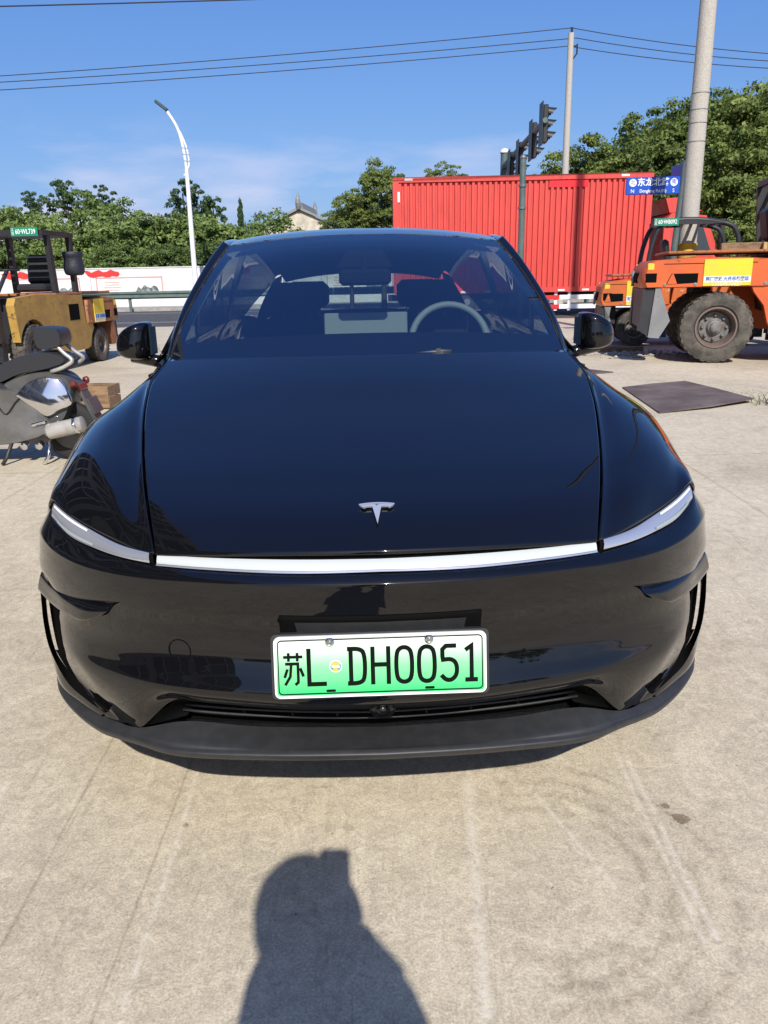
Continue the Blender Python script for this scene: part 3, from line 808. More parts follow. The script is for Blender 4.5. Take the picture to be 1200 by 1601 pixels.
# the green belt behind the white wall on the left
GL = 'trees in the green belt behind the white wall'
for k, (x, y, H, R, lb) in enumerate((
    (-26.5, 49, 6.3, 3.35, 'pale green roadside tree at the left picture edge'),
    (-22.6, 50, 6.2, 3.25, 'pale green roadside tree behind the left forklift roof'),
    (-19.2, 49, 5.5, 2.95, 'mid green roadside tree right of the left forklift'),
    (-16.2, 50, 6.05, 3.4, 'roadside tree between the forklift and the street lamp'),
    (-13, 48, 5.75, 3.4, 'spreading roadside tree just left of the street lamp'),
    (-10.2, 49, 5.65, 3.3, 'roadside tree directly behind the street lamp'),
    (-7.4, 50, 5.45, 3.2, 'roadside tree above the left windscreen pillar'),
    (-30.5, 50, 6.6, 3.0, 'roadside tree left outside the green belt end'),
    (-24.6, 45.5, 3.9, 1.9, 'low shrub tree over the wall at the left edge'),
    (-20.8, 45.5, 3.7, 1.8, 'low shrub tree over the wall by the forklift post'),
    (-17.4, 45.5, 3.6, 1.8, 'low olive shrub over the wall beside the black bag'),
    (-14.2, 44.6, 3.5, 1.9, 'leafy branch shrub hanging over the wall poster'),
    (-11.4, 44.6, 3.6, 1.8, 'leafy shrub over the white wall left of the lamp foot'),
    (-8.6, 45.5, 3.7, 1.8, 'shrub over the wall right of the lamp foot'),
    (-5.4, 47, 4.2, 2.0, 'shrub seen just over the left roof edge of the car'))):
    tree(x, y, H, R, 'hedge', lb, GL)
GO = 'young trees rising above the green belt'
for k, (x, y, H, R, lb) in enumerate((
    (-22.4, 54, 7.35, 1, 'small dark sapling crown left above the green belt'),
    (-20.2, 54, 8.15, 1.4, 'taller dark open tree above the left forklift'),
    (-18.4, 55, 7.85, 1.15, 'dark open tree right of the tallest sapling'),
    (-12.6, 54, 7.95, 1.5, 'dark open tree left of the street lamp arm'),
    (-10.9, 55, 7.05, 1.3, 'dark open tree right of the street lamp pole'))):
    tree(x, y, H, R, 'open', lb, GO, rh=R*1.25)
GC = 'pointed conifers left of the old house'
for x, y, H, R, lb in ((-13.6, 66, 7.4, 1.3, 'pointed dark conifer left of the gabled house'), (-11.3, 68, 7.6, 1.0, 'slim conifer beside the gabled house'),
                       (-15.8, 64, 6.6, 1.3, 'short conifer behind the lamp trees'), (-17.6, 66, 6.3, 1.4, 'broad conifer at the belt end')):
    tree(x, y, H, R, 'cone', lb, GC, rh=H*.42)
for x, y, H, R, lb in ((.2, 33.5, 5.6, 1.7, 'round-headed tree at the left end of the red truck'), (-1.2, 35, 4.3, 1.4, 'lower tree over the car roof left of the red truck'),
                       (3.0, 42, 6.6, 1.3, 'tree top peeping over the middle of the red truck'), (4.9, 44, 6.5, 1.2, 'sparse tree top over the truck left of the signals'), (7.0, 46, 6.4, 1.4, 'tree top over the truck under the signal arm')):
    tree(x, y, H, R, 'camphor', lb, 'trees just behind the red truck')
# ================================================================ THE CAR
M('car_paint', (.0035, .0035, .0042), .055, coat=1.0, spec=.5)
_b = MATS['car_paint'].node_tree.nodes['Principled BSDF']
_b.inputs['Coat Roughness'].default_value = .008
_b.inputs['Coat IOR'].default_value = 1.54
_b.inputs['Specular IOR Level'].default_value = .05
M('gloss_black', (.004, .004, .005), .12, spec=.5)
M('matte_plastic', (.022, .023, .025), .50, col2=(.028, .029, .031), scale=30, spec=.5, bump=.05, bscale=600)
M('gap_black', (.003, .003, .003), .9, spec=.1)
M('bar_white', (.50, .53, .53), .25, coat=.5)
M('lamp_silver', (.56, .58, .64), .2, metal=.65, coat=1.0)
M('lamp_white', (.85, .86, .86), .2, coat=1.0)
M('chrome', (.80, .80, .82), .08, metal=1.0)
M('badge_silver', (.52, .56, .64), .4, metal=.55)
M('steel_bolt', (.62, .62, .6), .25, metal=1.0)
M('plate_black', (.004, .006, .005), .8, spec=.1)
M('plate_white', (.82, .84, .82), .35)
M('sticker', (.02, .32, .42), .5, col2=(.75, .45, .06), scale=90, lo=.45, hi=.55)
M('tyre', (.018, .018, .019), .8, bump=.2, bscale=60)
M('rim_dark', (.10, .10, .105), .35, metal=.9)
M('cabin_black', (.010, .011, .013), .8, spec=.15)
M('cabin_grey', (.018, .019, .021), .8, spec=.2)
M('cabin_trim', (.27, .31, .31), .6)
M('screen_glass', (.02, .022, .024), .25)
M('scooter_trim', (.05, .055, .06), .5)
M('rubber', (.008, .008, .009), .6)
M('frit', (.006, .006, .007), .4, spec=.2)
glass('windscreen_glass', (.62, .71, .69), 1.62, gain=2.3)
glass('side_glass', (.62, .72, .70), 1.45)
glass('privacy_glass', (.13, .15, .15), 1.5)
glass('roof_glass', (.10, .12, .13), 1.5)
m, n, l, b = newmat('plate_green')      # printed white-to-green ground of the plate
t_ = n.new('ShaderNodeTexCoord'); s_ = n.new('ShaderNodeSeparateXYZ'); l.new(t_.outputs['Object'], s_.inputs[0])
q_ = n.new('ShaderNodeMapRange'); q_.inputs['From Min'].default_value = -.065; q_.inputs['From Max'].default_value = .065; l.new(s_.outputs['Z'], q_.inputs['Value'])
r_ = n.new('ShaderNodeValToRGB'); e_ = r_.color_ramp.elements; e_.new(.5)
for q, (p, c) in zip(e_, ((0, (.03, .60, .17)), (.5, (.24, .74, .33)), (1, (.80, .84, .80)))): q.position = p; q.color = (*c, 1)
l.new(q_.outputs[0], r_.inputs[0]); l.new(r_.outputs[0], b.inputs['Base Color']); b.inputs['Roughness'].default_value = .35

CAR = empty('black_car', (-.012, 1.54, 0), rad(1.474), 'glossy black electric crossover car with green plate parked facing the camera', 'car')
HOODC = [(0,.045,.793),(0,.14,.84),(0,.3,.888),(0,.53,.951),(0,.74,1.009),(0,.94,1.069),(0,1.12,1.121)]
SHUT = [(.51,.13,.773),(.538,.22,.825),(.586,.38,.881),(.647,.622,.948),(.688,.826,1.007),(.709,1.022,1.062),(.686,1.197,1.11)]
FEN = [[(.514,.135,.774),(.608,.2,.78),(.689,.27,.791),(.777,.35,.81),(.845,.42,.832)],
 [(.543,.22,.824),(.638,.28,.838),(.718,.345,.843),(.798,.42,.847),(.866,.5,.844)],
 [(.591,.38,.88),(.678,.43,.894),(.753,.48,.9),(.83,.55,.89),(.898,.62,.842)],
 [(.652,.622,.947),(.723,.65,.954),(.788,.68,.953),(.865,.73,.926),(.93,.78,.851)],
 [(.693,.826,1.006),(.748,.84,1.),(.808,.86,.987),(.885,.89,.944),(.943,.92,.855)],
 [(.714,1.022,1.061),(.758,1.025,1.038),(.813,1.03,1.003),(.883,1.05,.943),(.938,1.07,.853)],
 [(.695,1.197,1.108),(.743,1.2,1.072),(.803,1.21,1.017),(.873,1.23,.944),(.933,1.26,.849)],
 [(.733,1.36,1.105),(.766,1.37,1.075),(.813,1.38,1.02),(.878,1.39,.943),(.935,1.4,.845)]]
SIDEB = [(.868,.455,.794),(.913,.53,.738),(.946,.594,.639),(.96,.74,.732),(.963,.9,.755),(.96,1.1,.688),(.954,1.25,.516),(.949,1.4,.435)]
HLU = [(.518,.14,.773),(.608,.2,.776),(.689,.27,.787),(.777,.35,.806),(.843,.42,.826)]
HLL = [(.514,.122,.753),(.601,.167,.756),(.679,.227,.758),(.762,.298,.767),(.849,.405,.794)]
BART = [(0,.05,.781),(.199,.062,.781),(.399,.105,.776),(.506,.138,.774)]
BARB = [(0,.02,.759),(.199,.033,.756),(.399,.08,.754),(.506,.118,.752)]
B0 = [(0,.018,.752),(.199,.03,.751),(.399,.078,.749),(.514,.115,.746),(.601,.158,.749),(.679,.217,.751),(.762,.288,.761),(.843,.385,.787),(.868,.455,.794),(.913,.53,.738)]
B1 = [(0,0,.735),(.199,.012,.735),(.399,.056,.733),(.524,.096,.73),(.623,.14,.73),(.713,.2,.731),(.803,.285,.738),(.87,.38,.747),(.903,.455,.742),(.93,.555,.693)]
B2 = [(0,.008,.658),(.2,.02,.658),(.409,.064,.658),(.534,.102,.657),(.639,.15,.657),(.733,.213,.656),(.823,.3,.655),(.891,.395,.654),(.923,.475,.649),(.946,.592,.639)]
E = [(.842,.35,.575),(.839,.342,.529),(.837,.335,.486),(.827,.32,.421),(.798,.29,.384),(.754,.245,.353),(.701,.205,.327)]
NB = [(.908,.41,.58),(.91,.408,.537),(.911,.405,.494),(.902,.395,.417),(.866,.36,.326),(.786,.29,.305),(.708,.22,.31)]
NO = [(.946,.592,.639),(.945,.535,.553),(.941,.505,.473),(.929,.48,.373),(.892,.4,.305),(.8,.305,.292),(.73,.24,.297)]
ER = [(.929,.5,.537),(.93,.5,.489),(.93,.5,.437),(.916,.48,.368),(.869,.4,.345),(.787,.31,.315),(.711,.23,.31)]
NR = [(.926,.47,.549),(.926,.47,.502),(.926,.47,.451),(.915,.46,.378),(.876,.41,.336),(.793,.32,.305),(.713,.235,.305)]
B3 = [(0,.022,.61),(.2,.033,.61),(.409,.077,.609),(.534,.114,.607),(.639,.16,.605),(.734,.222,.596),(.799,.284,.59)]
B4 = [(0,.022,.553),(.2,.033,.553),(.409,.077,.550),(.534,.117,.546),(.639,.166,.541),(.734,.230,.539),(.799,.291,.54)]
B5 = [(0,-.012,.468),(.2,0,.467),(.409,.045,.464),(.534,.087,.460),(.639,.140,.455),(.734,.206,.455),(.789,.266,.456)]
B6 = [(0,.015,.422),(.2,.027,.422),(.41,.073,.42),(.492,.1,.415),(.604,.15,.312),(.68,.205,.299),(.735,.25,.296)]
L0 = [(0,.1,.322),(.304,.105,.332),(.486,.13,.338),(.604,.152,.311),(.68,.207,.298),(.735,.252,.295),(.8,.307,.291),(.893,.402,.304),(.93,.49,.323)]
L1 = [(0,-.012,.32),(.291,.012,.313),(.504,.06,.302),(.607,.125,.292),(.674,.17,.283),(.724,.21,.275),(.815,.295,.278),(.888,.385,.286),(.935,.49,.278)]
WSC = [(0,1.12,1.093),(0,1.3,1.208),(0,1.45,1.299),(0,1.62,1.396),(0,1.78,1.478),(0,1.95,1.544)]
WSE = [(.703,1.25,1.091),(.698,1.37,1.17),(.68,1.5,1.252),(.653,1.66,1.34),(.62,1.82,1.427),(.581,2.,1.511)]
PIL = [(.753,1.41,1.095),(.733,1.5,1.184),(.713,1.6,1.268),(.688,1.73,1.351),(.658,1.87,1.435),(.62,2.05,1.523)]
ROOFC = [(0,1.955,1.546),(0,2.2,1.583),(0,2.6,1.597),(0,3.1,1.581),(0,3.6,1.52),(0,3.95,1.447)]
ROOFE = [(.581,2.005,1.513),(.593,2.25,1.543),(.598,2.6,1.558),(.584,3.1,1.539),(.559,3.6,1.475),(.539,3.95,1.397)]
RAIL = [(.62,2.05,1.523),(.643,2.28,1.541),(.648,2.6,1.548),(.633,3.1,1.524),(.609,3.6,1.46),(.589,3.95,1.382)]
FINT = [(.897,.41,.638),(.836,.345,.63),(.773,.275,.633),(.682,.18,.639),(.625,.125,.648)]
FINB = [(.911,.41,.582),(.834,.335,.576),(.754,.25,.586),(.698,.19,.596),(.652,.145,.621)]
MIR = [(1.002,1.62,1.123),(.858,1.62,1.217),(.846,1.62,1.073),(.952,1.62,1.186)]
A_ = lambda L: np.array(L, float)
def half_pair(name, G, mat, parent=CAR, flip=False, thick=0.0):
    out = []
    for sx_ in (1, -1):
        mb = MB(); mb.grid(G, flip, sx_)
        o = mb.build(name, MATS[mat], parent, True)
        if thick: solid(o, thick)
        out.append(o)
    return out
def solid(o, t, off=-1):
    md = o.modifiers.new('thickness', 'SOLIDIFY'); md.thickness = t; md.offset = off
    return o
def full(name, G, mat, parent=CAR, flip=False, thick=0.0):
    mb = MB(); mb.grid(mirror_full(G), flip); o = mb.build(name, MATS[mat], parent, True)
    if thick: solid(o, thick)
    return o
# hood: crowned sheet between the centre line and the shut lines
HC, SH = A_(HOODC), A_(SHUT)
rows = []
for c, s in zip(HC, SH):
    row = []
    for t in (0, .25, .5, .72, .88, .965, 1):
        y = c[1] + (s[1]-c[1])*t**2; z = c[2] + (s[2]-c[2])*t**2.3
        row.append((s[0]*t*(1 if t < 1 else .996), y, z))
    rows.append(row)
# roll the nose edge down to the light bar
nose = [(x, y+.004, z-.012) for x, y, z in rows[0]]
n2 = [(x, y-.006, z-.004) for x, y, z in rows[0]]
G = loft(rows, 40, 56)
full('hood', G, 'car_paint', thick=.014)
# fenders: top skin then side skin down to the wheel arch
FE = A_(FEN)
FE[:, 0, 0] += .0015
# a soft valley beside the hood, then the wing hump
rows = []
for r in FE:
    v = r[0]*.80 + r[1]*.20
    rows.append([r[0], v + np.array([0, 0, -.004]), r[1], r[2], r[3], r[4]])
SB = A_(SIDEB)
full_rows = []
for r, s in zip(rows, SB):
    m1 = r[5]*.45 + s*.55 + np.array([.006, 0, 0])
    full_rows.append(list(r) + [m1, s])
G = loft(full_rows, 70, 64)
fend = half_pair('fender', G, 'car_paint', flip=False, thick=.012)
for sx_ in (1, -1):                       # dark flange inside the arch
    s = cr(SB, 40); inn = s.copy(); inn[:, 0] -= .09
    mb = MB(); mb.grid(np.stack([s + np.array([-.004, 0, -.004]), inn + np.array([0, 0, -.004])]), False, sx_); mb.build('arch_flange', MATS['rubber'], CAR, True)
# dark bay under hood and wings so that the gaps read black
bay = G[::3, ::3].copy(); bay[..., 2] -= .045; bay[..., 0] -= .02
mb = MB()
for sx_ in (1, -1): mb.grid(bay[:, :int(bay.shape[1]*.62)], False, sx_)
mb.grid(np.array([[(x*hw_, y+.05+.25*(x*hw_)**2, z-.05) for x in np.linspace(-1, 1, 9)] for y, z, hw_ in ((.06, .76, .46), (.2, .82, .52), (.5, .9, .6), (.9, 1.0, .68), (1.25, 1.08, .68))]))
mb.build('front_bay', MATS['gap_black'], CAR)
# headlights: sloping lens strip in a dark surround
U, Lw = cr(HLU, 40), cr(HLL, 40)
mid = (U+Lw)/2; mid[:, 1] -= .006; mid[:, 2] += .004
Gl = np.stack([Lw, Lw*.7+mid*.3 + np.array([0, -.002, 0]), mid, U*.75+mid*.25 + np.array([0, -.001, .001]), U])
sc_ = np.linspace(0, 1, 40)[None, :, None]
heads = []
for sx_ in (1, -1):
    mb = MB(); Gs = Gl.copy(); c0 = Gs.mean(0, keepdims=True); Gs = c0 + (Gs-c0)*.94
    mb.grid(Gs[:, 1:39], False, sx_); h = mb.build('headlight', MATS['lamp_silver'], CAR, True); heads.append(h)
    # dark bezel around
    mb = MB(); B = Gl.copy(); B[:, :, 1] += .010; cB = B.mean(0, keepdims=True); B = cB + (B-cB)*1.3; mb.grid(B, False, sx_); mb.build('bezel', MATS['gap_black'], h, True)
    # white daytime strip in the outer upper half and its turn at the tip
    i0 = 22; S = Gl[2:4, i0:38].copy(); S[:, :, 1] -= .004; S[:, :, 2] += .002
    S[0] = S[0]*.35 + S[1]*.65
    mb = MB(); mb.grid(S, False, sx_); mb.build('daytime_strip', MATS['lamp_white'], h, True)
    mb = MB(); S2 = Gl[1:3, 20:36].copy(); S2[:, :, 1] -= .0035; S2[1] = S2[1]*.4+S2[0]*.6; mb.grid(S2, False, sx_); mb.build('lower_lens', MATS['cabin_trim'], h, True)
# light bar
BT, BB = cr(BART, 24), cr(BARB, 24)
g4 = np.stack([BB, BB*.66+BT*.34 + np.array([0, -.004, .001]), BB*.33+BT*.67 + np.array([0, -.004, .002]), BT])
c0 = g4.mean(0, keepdims=True); gs = c0 + (g4-c0)*.74
lb = full('light_bar', gs, 'bar_white')
gb = c0 + (g4-c0)*1.5; gb[..., 1] += .012
full('bar_bezel', gb, 'gap_black', lb)
# a smoky lower lens edge under the bar
ge = np.stack([BB + np.array([0, -.004, .0005]), BB*.84+BT*.16 + np.array([0, -.0055, .0005])])
full('bar_lens_edge', ge, 'lamp_silver', lb)
# bumper, upper half: from under the lamps over the crease to the fin line
b0, b1, b2 = A_(B0), A_(B1), A_(B2)
ra = b1*.80 + b0*.20 + np.array([0, .000, .002]); rb = b1*.90 + b2*.10 + np.array([0, -.001, 0])
lowr = b0 + np.array([0, .018, .006])
b3g = np.concatenate([A_(B3)[:6], [(.80, .284, .595), (.873, .375, .60), (.912, .465, .60), (.942, .578, .592)]])
NU = 96
Gu = loft([lowr, b0, ra, b1, rb, b1*.5+b2*.5 + np.array([0, -.002, 0]), b2, b3g], NU, 57)[:49]      # stops on the row b2
BUMP = full('front_bumper', Gu, 'car_paint', flip=True)
# lower half: waist, then the shelf that catches the sky, down to the intake
e_ = A_(E)
b6 = [B6[0], B6[1], B6[2], B6[3], B6[4], (.645, .182, .304), (.68, .205, .299), (.706, .221, .300)]
kx = int(np.argmin(abs(Gu[-1, :, 0]-.866)))
def dense(row):
    return cr(row, kx+1)
def like(row):       # spread the columns of a row as those of the upper skin
    d = cr(row, 400); u0 = Gu[-1, :kx+1, 0]/Gu[-1, kx, 0]; t = d[:, 0]/d[-1, 0]
    return np.stack([np.interp(u0, t, d[:, k]) for k in range(3)], 1)
r3 = B3 + [(.848, .352, .60)]; r4 = B4 + [tuple(e_[1])]; r5 = B5 + [tuple(e_[3])]
r4a, r5a, r6a, r3a = A_(r4), A_(r5), A_(b6), A_(r3)
m45 = r4a*.5 + r5a*.5; m45[:-1, 1] += .002; m45[-1] = e_[2]
m56 = r5a*.55 + r6a*.45; m56[:-1, 1] -= .006; m56[-1] = e_[4]
m6 = r5a*.2 + r6a*.8; m6[-1] = e_[5]
D_ = [Gu[40, :kx+1], Gu[48, :kx+1]] + [like(q) for q in (r3a, r4a, m45, r5a, m56, m6, r6a)]
Gd = np.stack([cr([q[j] for q in D_], 8*8+1) for j in range(kx+1)], 1)[8:]
full('bumper_lower', Gd, 'car_paint', BUMP, flip=True)
# small skin between the fin line and the air curtain, and the outer blade
nb, no = A_(NB), A_(NO)
nb[4] = (.850, .347, .342); nb[5] = (.768, .264, .328); nb[6] = (.704, .212, .318)
c0_ = Gu[48, kx:]; c1_ = cr([tuple(e_[0]), (.878, .383, .577), tuple(nb[0]), tuple(no[0])], len(c0_))
half_pair('bumper_corner', np.stack([c0_*(1-t)+c1_*t for t in np.linspace(0, 1, 8)]), 'car_paint', BUMP, flip=True)
bm = nb*.5+no*.5 + np.array([.004, -.004, 0])
half_pair('curtain_blade', loft([nb, bm, no], 40, 10), 'car_paint', BUMP, flip=False)
er, nr = A_(ER), A_(NR)
for i_, k_ in ((4, .06), (5, .05), (6, .02)): er[i_] = e_[i_] + np.array([k_*.5, k_, 0]); nr[i_] = nb[i_] + np.array([k_*.3, k_, .004])
half_pair('curtain_liner', loft([e_, e_*.5+er*.5 + np.array([-.012, .01, 0]), er], 40, 8), 'gap_black', BUMP)
half_pair('curtain_liner', loft([nb, nb*.5+nr*.5, nr], 40, 8), 'gap_black', BUMP)
half_pair('curtain_floor', loft([er[3:], er[3:]*.5+nr[3:]*.5, nr[3:]], 24, 6), 'gap_black', BUMP)
# fins over the curtains: a blade that stands proud of the skin
FT, FB = A_(FINT), A_(FINB)
od = np.array([.016, -.020, .0])
t4 = FT + od*np.array([.9, .9, 1]); bt = FB + od*np.array([1.1, 1.1, 1])
tip_s = np.array([.05, .5, .8, .7, .12])[:, None]
t4 = FT + od*tip_s + np.array([0, 0, -.006]); bt = FB + od*tip_s*1.25
half_pair('bumper_fin', loft([FT + np.array([-.004, .012, .004]), t4, t4*.45+bt*.55 + od*.12, bt, FB + np.array([-.004, .016, -.006])], 36, 24), 'car_paint', BUMP, flip=True)
# intake: dark back wall, slats, radar/camera, matte tray and lip
xs = np.linspace(-.56, .56, 21)
mb = MB(); mb.grid(np.array([[(x, .15+.22*x*x, z) for x in xs] for z in (.30, .36, .44)])); mb.build('intake_back', MATS['gap_black'], BUMP)
for z, dy in ((.346, -.004), (.360, 0), (.378, .006), (.398, .014)):
    mb = MB(); mb.tube([(x*(1-(.352-z)*0), .108+dy+.23*x*x, z+.012*abs(x)) for x in xs*.88], .0032, 6); mb.build('intake_slat', MATS['matte_plastic'], BUMP, True)
for x in (-.34, -.22, -.11, .11, .22, .34):
    mb = MB(); mb.box((x, .125+.23*x*x, .378), (.005, .02, .075)); mb.build('intake_rib', MATS['matte_plastic'], BUMP)
# side cheeks of the intake
half_pair('intake_cheek', loft([[(.492, .10, .415), (.55, .126, .362), (.604, .15, .312)], [(.44, .17, .395), (.46, .18, .36), (.486, .16, .335)]], 12, 6), 'gap_black', BUMP)
mb = MB(); mb.grid(mirror_full(loft([[(0, .015, .4225), (.2, .027, .4225), (.41, .073, .4205), (.492, .10, .4155)], [(0, .14, .41), (.2, .15, .41), (.41, .175, .405), (.46, .18, .40)]], 30, 4))); mb.build('intake_roof', MATS['gap_black'], BUMP, True)
l0, l1 = A_(L0), A_(L1)
l1b = l1 + np.array([0, .003, -.010]); l2 = l1 + np.array([0, .014, -.022]); l3 = l1 + np.array([0, .13, -.035]); l3[:, 0] *= .96
lt = l1 + np.array([0, .012, .006]); lt2 = l1*.82 + l0*.18 + np.array([0, 0, .004])
full('front_lip', loft([l0, l0*.5+l1*.5 + np.array([0, 0, .003]), lt2, lt, l1, l1b, l2, l3], 64, 40), 'matte_plastic', flip=True)
mb = MB(); mb.lathe([(.030, 0), (.030, .012), (.017, .020), (.016, .014), (0, .012)], 28, axis_mat((0, .030, .424), (0, -1, -.15))); ck = mb.build('front_camera', MATS['gloss_black'], CAR, True, 35)
mb = MB(); mb.lathe([(.009, .013), (.007, .019), (0, .021)], 16, axis_mat((0, .030, .424), (0, -1, -.15))); mb.build('camera_lens', MATS['screen_glass'], ck, True)
# tow eye cover: a fine ring line on the skin
SKIN = np.concatenate([Gu.reshape(-1, 3), Gd.reshape(-1, 3)])
def bump_at(x, z):
    """y of the front skin at (x, z), from its nearest grid points"""
    d = (SKIN[:, 0]-abs(x))**2 + (SKIN[:, 2]-z)**2; i = np.argsort(d)[:6]; w_ = 1/(d[i]+1e-6); return float((SKIN[i, 1]*w_).sum()/w_.sum())
P = []
for k in range(40):
    a = k/40*2*PI; x = -.468+.0265*math.cos(a); z = .548+.0265*math.sin(a)
    P.append((x, .0, z))
ys = [bump_at(-.468+.0265*math.cos(k/40*2*PI), .548+.0265*math.sin(k/40*2*PI)) for k in range(40)]
ys = np.convolve(np.r_[ys[-4:], ys, ys[:4]], np.ones(9)/9, 'valid')
mb = MB(); mb.tube([(p[0], y-.0005, p[2]) for p, y in zip(P, ys)], .0013, 5, closed=True); mb.build('tow_cover_ring', MATS['gap_black'], CAR, True)
# number plate on its bracket
PC = Vector((-.003, -.022, .556)); PR = Matrix.Rotation(rad(-11), 3, 'X')
pl = MB()
def rrect(w, h, r, n_=6):
    out = []
    for (cx, cy, a0) in ((w/2-r, h/2-r, 0), (-w/2+r, h/2-r, PI/2), (-w/2+r, -h/2+r, PI), (w/2-r, -h/2+r, 1.5*PI)):
        out += [(cx+r*math.cos(a0+k/n_*PI/2), cy+r*math.sin(a0+k/n_*PI/2)) for k in range(n_+1)]
    return out
def on_plate(o, parent):
    o.parent = parent
    return o
pl.prism(rrect(.480, .140, .012), -.001, .002)
plate_o = pl.build('license_plate', MATS['plate_green'], CAR)
plate_o.location = PC; plate_o.rotation_euler = (rad(-11), 0, 0); plate_o.scale = (.958, .958, .945)
def frame_strip(w, h, r, t, y0, y1, name, mat):
    a, c = rrect(w, h, r), rrect(w-2*t, h-2*t, max(r-t, .002)); nn = len(a); mb = MB()
    V = [(p[0], y0, p[1]) for p in a] + [(p[0], y0, p[1]) for p in c] + [(p[0], y1, p[1]) for p in a] + [(p[0], y1, p[1]) for p in c]
    F = []
    for i in range(nn):
        j = (i+1) % nn
        F += [(i, j, nn+j, nn+i), (2*nn+i, 3*nn+i, 3*nn+j, 2*nn+j), (i, 2*nn+i, 2*nn+j, j), (nn+i, nn+j, 3*nn+j, 3*nn+i)]
    mb.add(V, F); return mb.build(name, MATS[mat], plate_o)
frame_strip(.486, .146, .014, .005, -.004, .003, 'plate_rim', 'plate_white')
frame_strip(.470, .130, .010, .0024, -.0028, -.0008, 'border_line', 'plate_black')
STROKES = {   # outlines in a 45 x 90 mm cell, origin at its centre
 'L': [[(-.018, .045), (-.018, -.040), (.022, -.040)]],
 'D': [[(-.014, .040), (-.014, -.040)], [(-.022, .041), (.006, .041), (.018, .030), (.018, -.030), (.006, -.041), (-.022, -.041)]],
 'H': [[(-.018, .045), (-.018, -.045)], [(.018, .045), (.018, -.045)], [(-.018, .002), (.018, .002)]],
 '0': [[(-.018, .028), (-.018, -.028), (-.008, -.041), (.008, -.041), (.018, -.028), (.018, .028), (.008, .041), (-.008, .041), (-.018, .028)]],
 '5': [[(.017, .041), (-.015, .041), (-.015, .008), (.006, .010), (.018, -.002), (.018, -.028), (.006, -.041), (-.008, -.040), (-.018, -.028)]],
 '1': [[(-.012, .030), (.002, .040), (.002, -.040)], [(-.013, -.041), (.016, -.041)]],
 'S': [[(-.022, .026), (.022, .026)], [(-.010, .036), (-.010, .016)], [(.010, .036), (.010, .016)],
       [(-.018, .010), (.011, .010), (.011, -.034), (.004, -.040)], [(-.004, .010), (-.007, -.020), (-.019, -.040)],
       [(-.013, -.002), (-.020, -.022)], [(.016, .000), (.023, -.020)]],
}
def stroke(pts, w, closed=False):
    """flat ribbon with mitred corners along x,z points"""
    P = [Vector((p[0], p[1])) for p in pts]; k = len(P); A, B = [], []
    closed = (P[0]-P[-1]).length < 1e-6
    if closed: P = P[:-1]; k -= 1
    for i in range(k):
        if closed: a, c = P[i]-P[i-1], P[(i+1) % k]-P[i]
        else: a = P[i]-P[i-1] if i else P[1]-P[0]; c = P[i+1]-P[i] if i < k-1 else P[i]-P[i-1]
        a.normalize(); c.normalize()
        n1, n2_ = Vector((-a.y, a.x)), Vector((-c.y, c.x)); m_ = (n1+n2_); m_.normalize()
        s = w/2/max(.5, m_.dot(n1)); A.append(P[i]+m_*s); B.append(P[i]-m_*s)
    return A, B, closed
def glyph(ch, x, sc=1.0, w=.0098):
    mb = MB()
    for j, st in enumerate(STROKES[ch]):
        if ch in '0D5' and len(st) > 4:          # round the corners of the bowls
            cl_ = math.dist(st[0], st[-1]) < 1e-6; q = list(st[:-1]) if cl_ else list(st)
            for _ in range(2):
                o_ = []
                for i in range(len(q) if cl_ else len(q)-1):
                    a_, b_ = q[i], q[(i+1) % len(q)]
                    keep = not cl_ and (ch == '5' and i < 2 and _ == 0)
                    o_ += [a_, b_] if keep else [(a_[0]*.75+b_[0]*.25, a_[1]*.75+b_[1]*.25), (a_[0]*.25+b_[0]*.75, a_[1]*.25+b_[1]*.75)]
                if not cl_: o_ = [q[0]] + o_ + [q[-1]]
                r2_ = [o_[0]]
                for t in o_[1:]:
                    if math.dist(t, r2_[-1]) > 1e-5: r2_.append(t)
                q = r2_
            st = q + [q[0]] if cl_ else q
        A, B, cl = stroke([(x+p[0]*sc, p[1]-.001) for p in st], w if ch != 'S' else .0062); k = len(A); y0 = -.0026-.0002*j
        V = [(p.x, y0, p.y) for p in A] + [(p.x, y0, p.y) for p in B] + [(p.x, 0, p.y) for p in A] + [(p.x, 0, p.y) for p in B]
        F = []
        for i in range(k if cl else k-1):
            i2 = (i+1) % k
            F += [(i, i2, k+i2, k+i), (i, 2*k+i, 2*k+i2, i2), (k+i, k+i2, 3*k+i2, 3*k+i)]
        mb.add(V, F)
    mb.build('plate_character', MATS['plate_black'], plate_o)
for ch, x in (('S', -.200), ('L', -.146), ('D', -.054), ('H', .000), ('0', .054), ('0', .106), ('5', .157), ('1', .207)):
    glyph(ch, x)
mb = MB(); mb.lathe([(.0145, 0), (.0145, .001)], 24, axis_mat((-.103, -.0012, 0), (0, -1, 0))); mb.build('plate_sticker', MATS['plate_white'], plate_o)
mb = MB(); mb.lathe([(.0125, 0), (.0125, .0008)], 24, axis_mat((-.103, -.0023, 0), (0, -1, 0))); mb.build('sticker_print', MATS['sticker'], plate_o)
mb = MB(); mb.box((-.103, -.0034, 0), (.017, .0006, .005)); mb.build('sticker_text', MATS['plate_white'], plate_o)
for x in (-.115, .112):
    mb = MB(); mb.lathe([(.0105, 0), (.0105, .003), (.0075, .006), (.0075, .0035), (.004, .0035), (.003, .007), (0, .0075)], 20, axis_mat((x, -.001, .058), (0, -1, 0)))
    mb.build('plate_bolt', MATS['steel_bolt'], plate_o, True, 40)
    mb = MB(); mb.prism(rrect(.022, .0055, .0026), -.0024, -.0008); o = mb.build('plate_slot', MATS['plate_black'], plate_o); o.location = (x, 0, -.058)
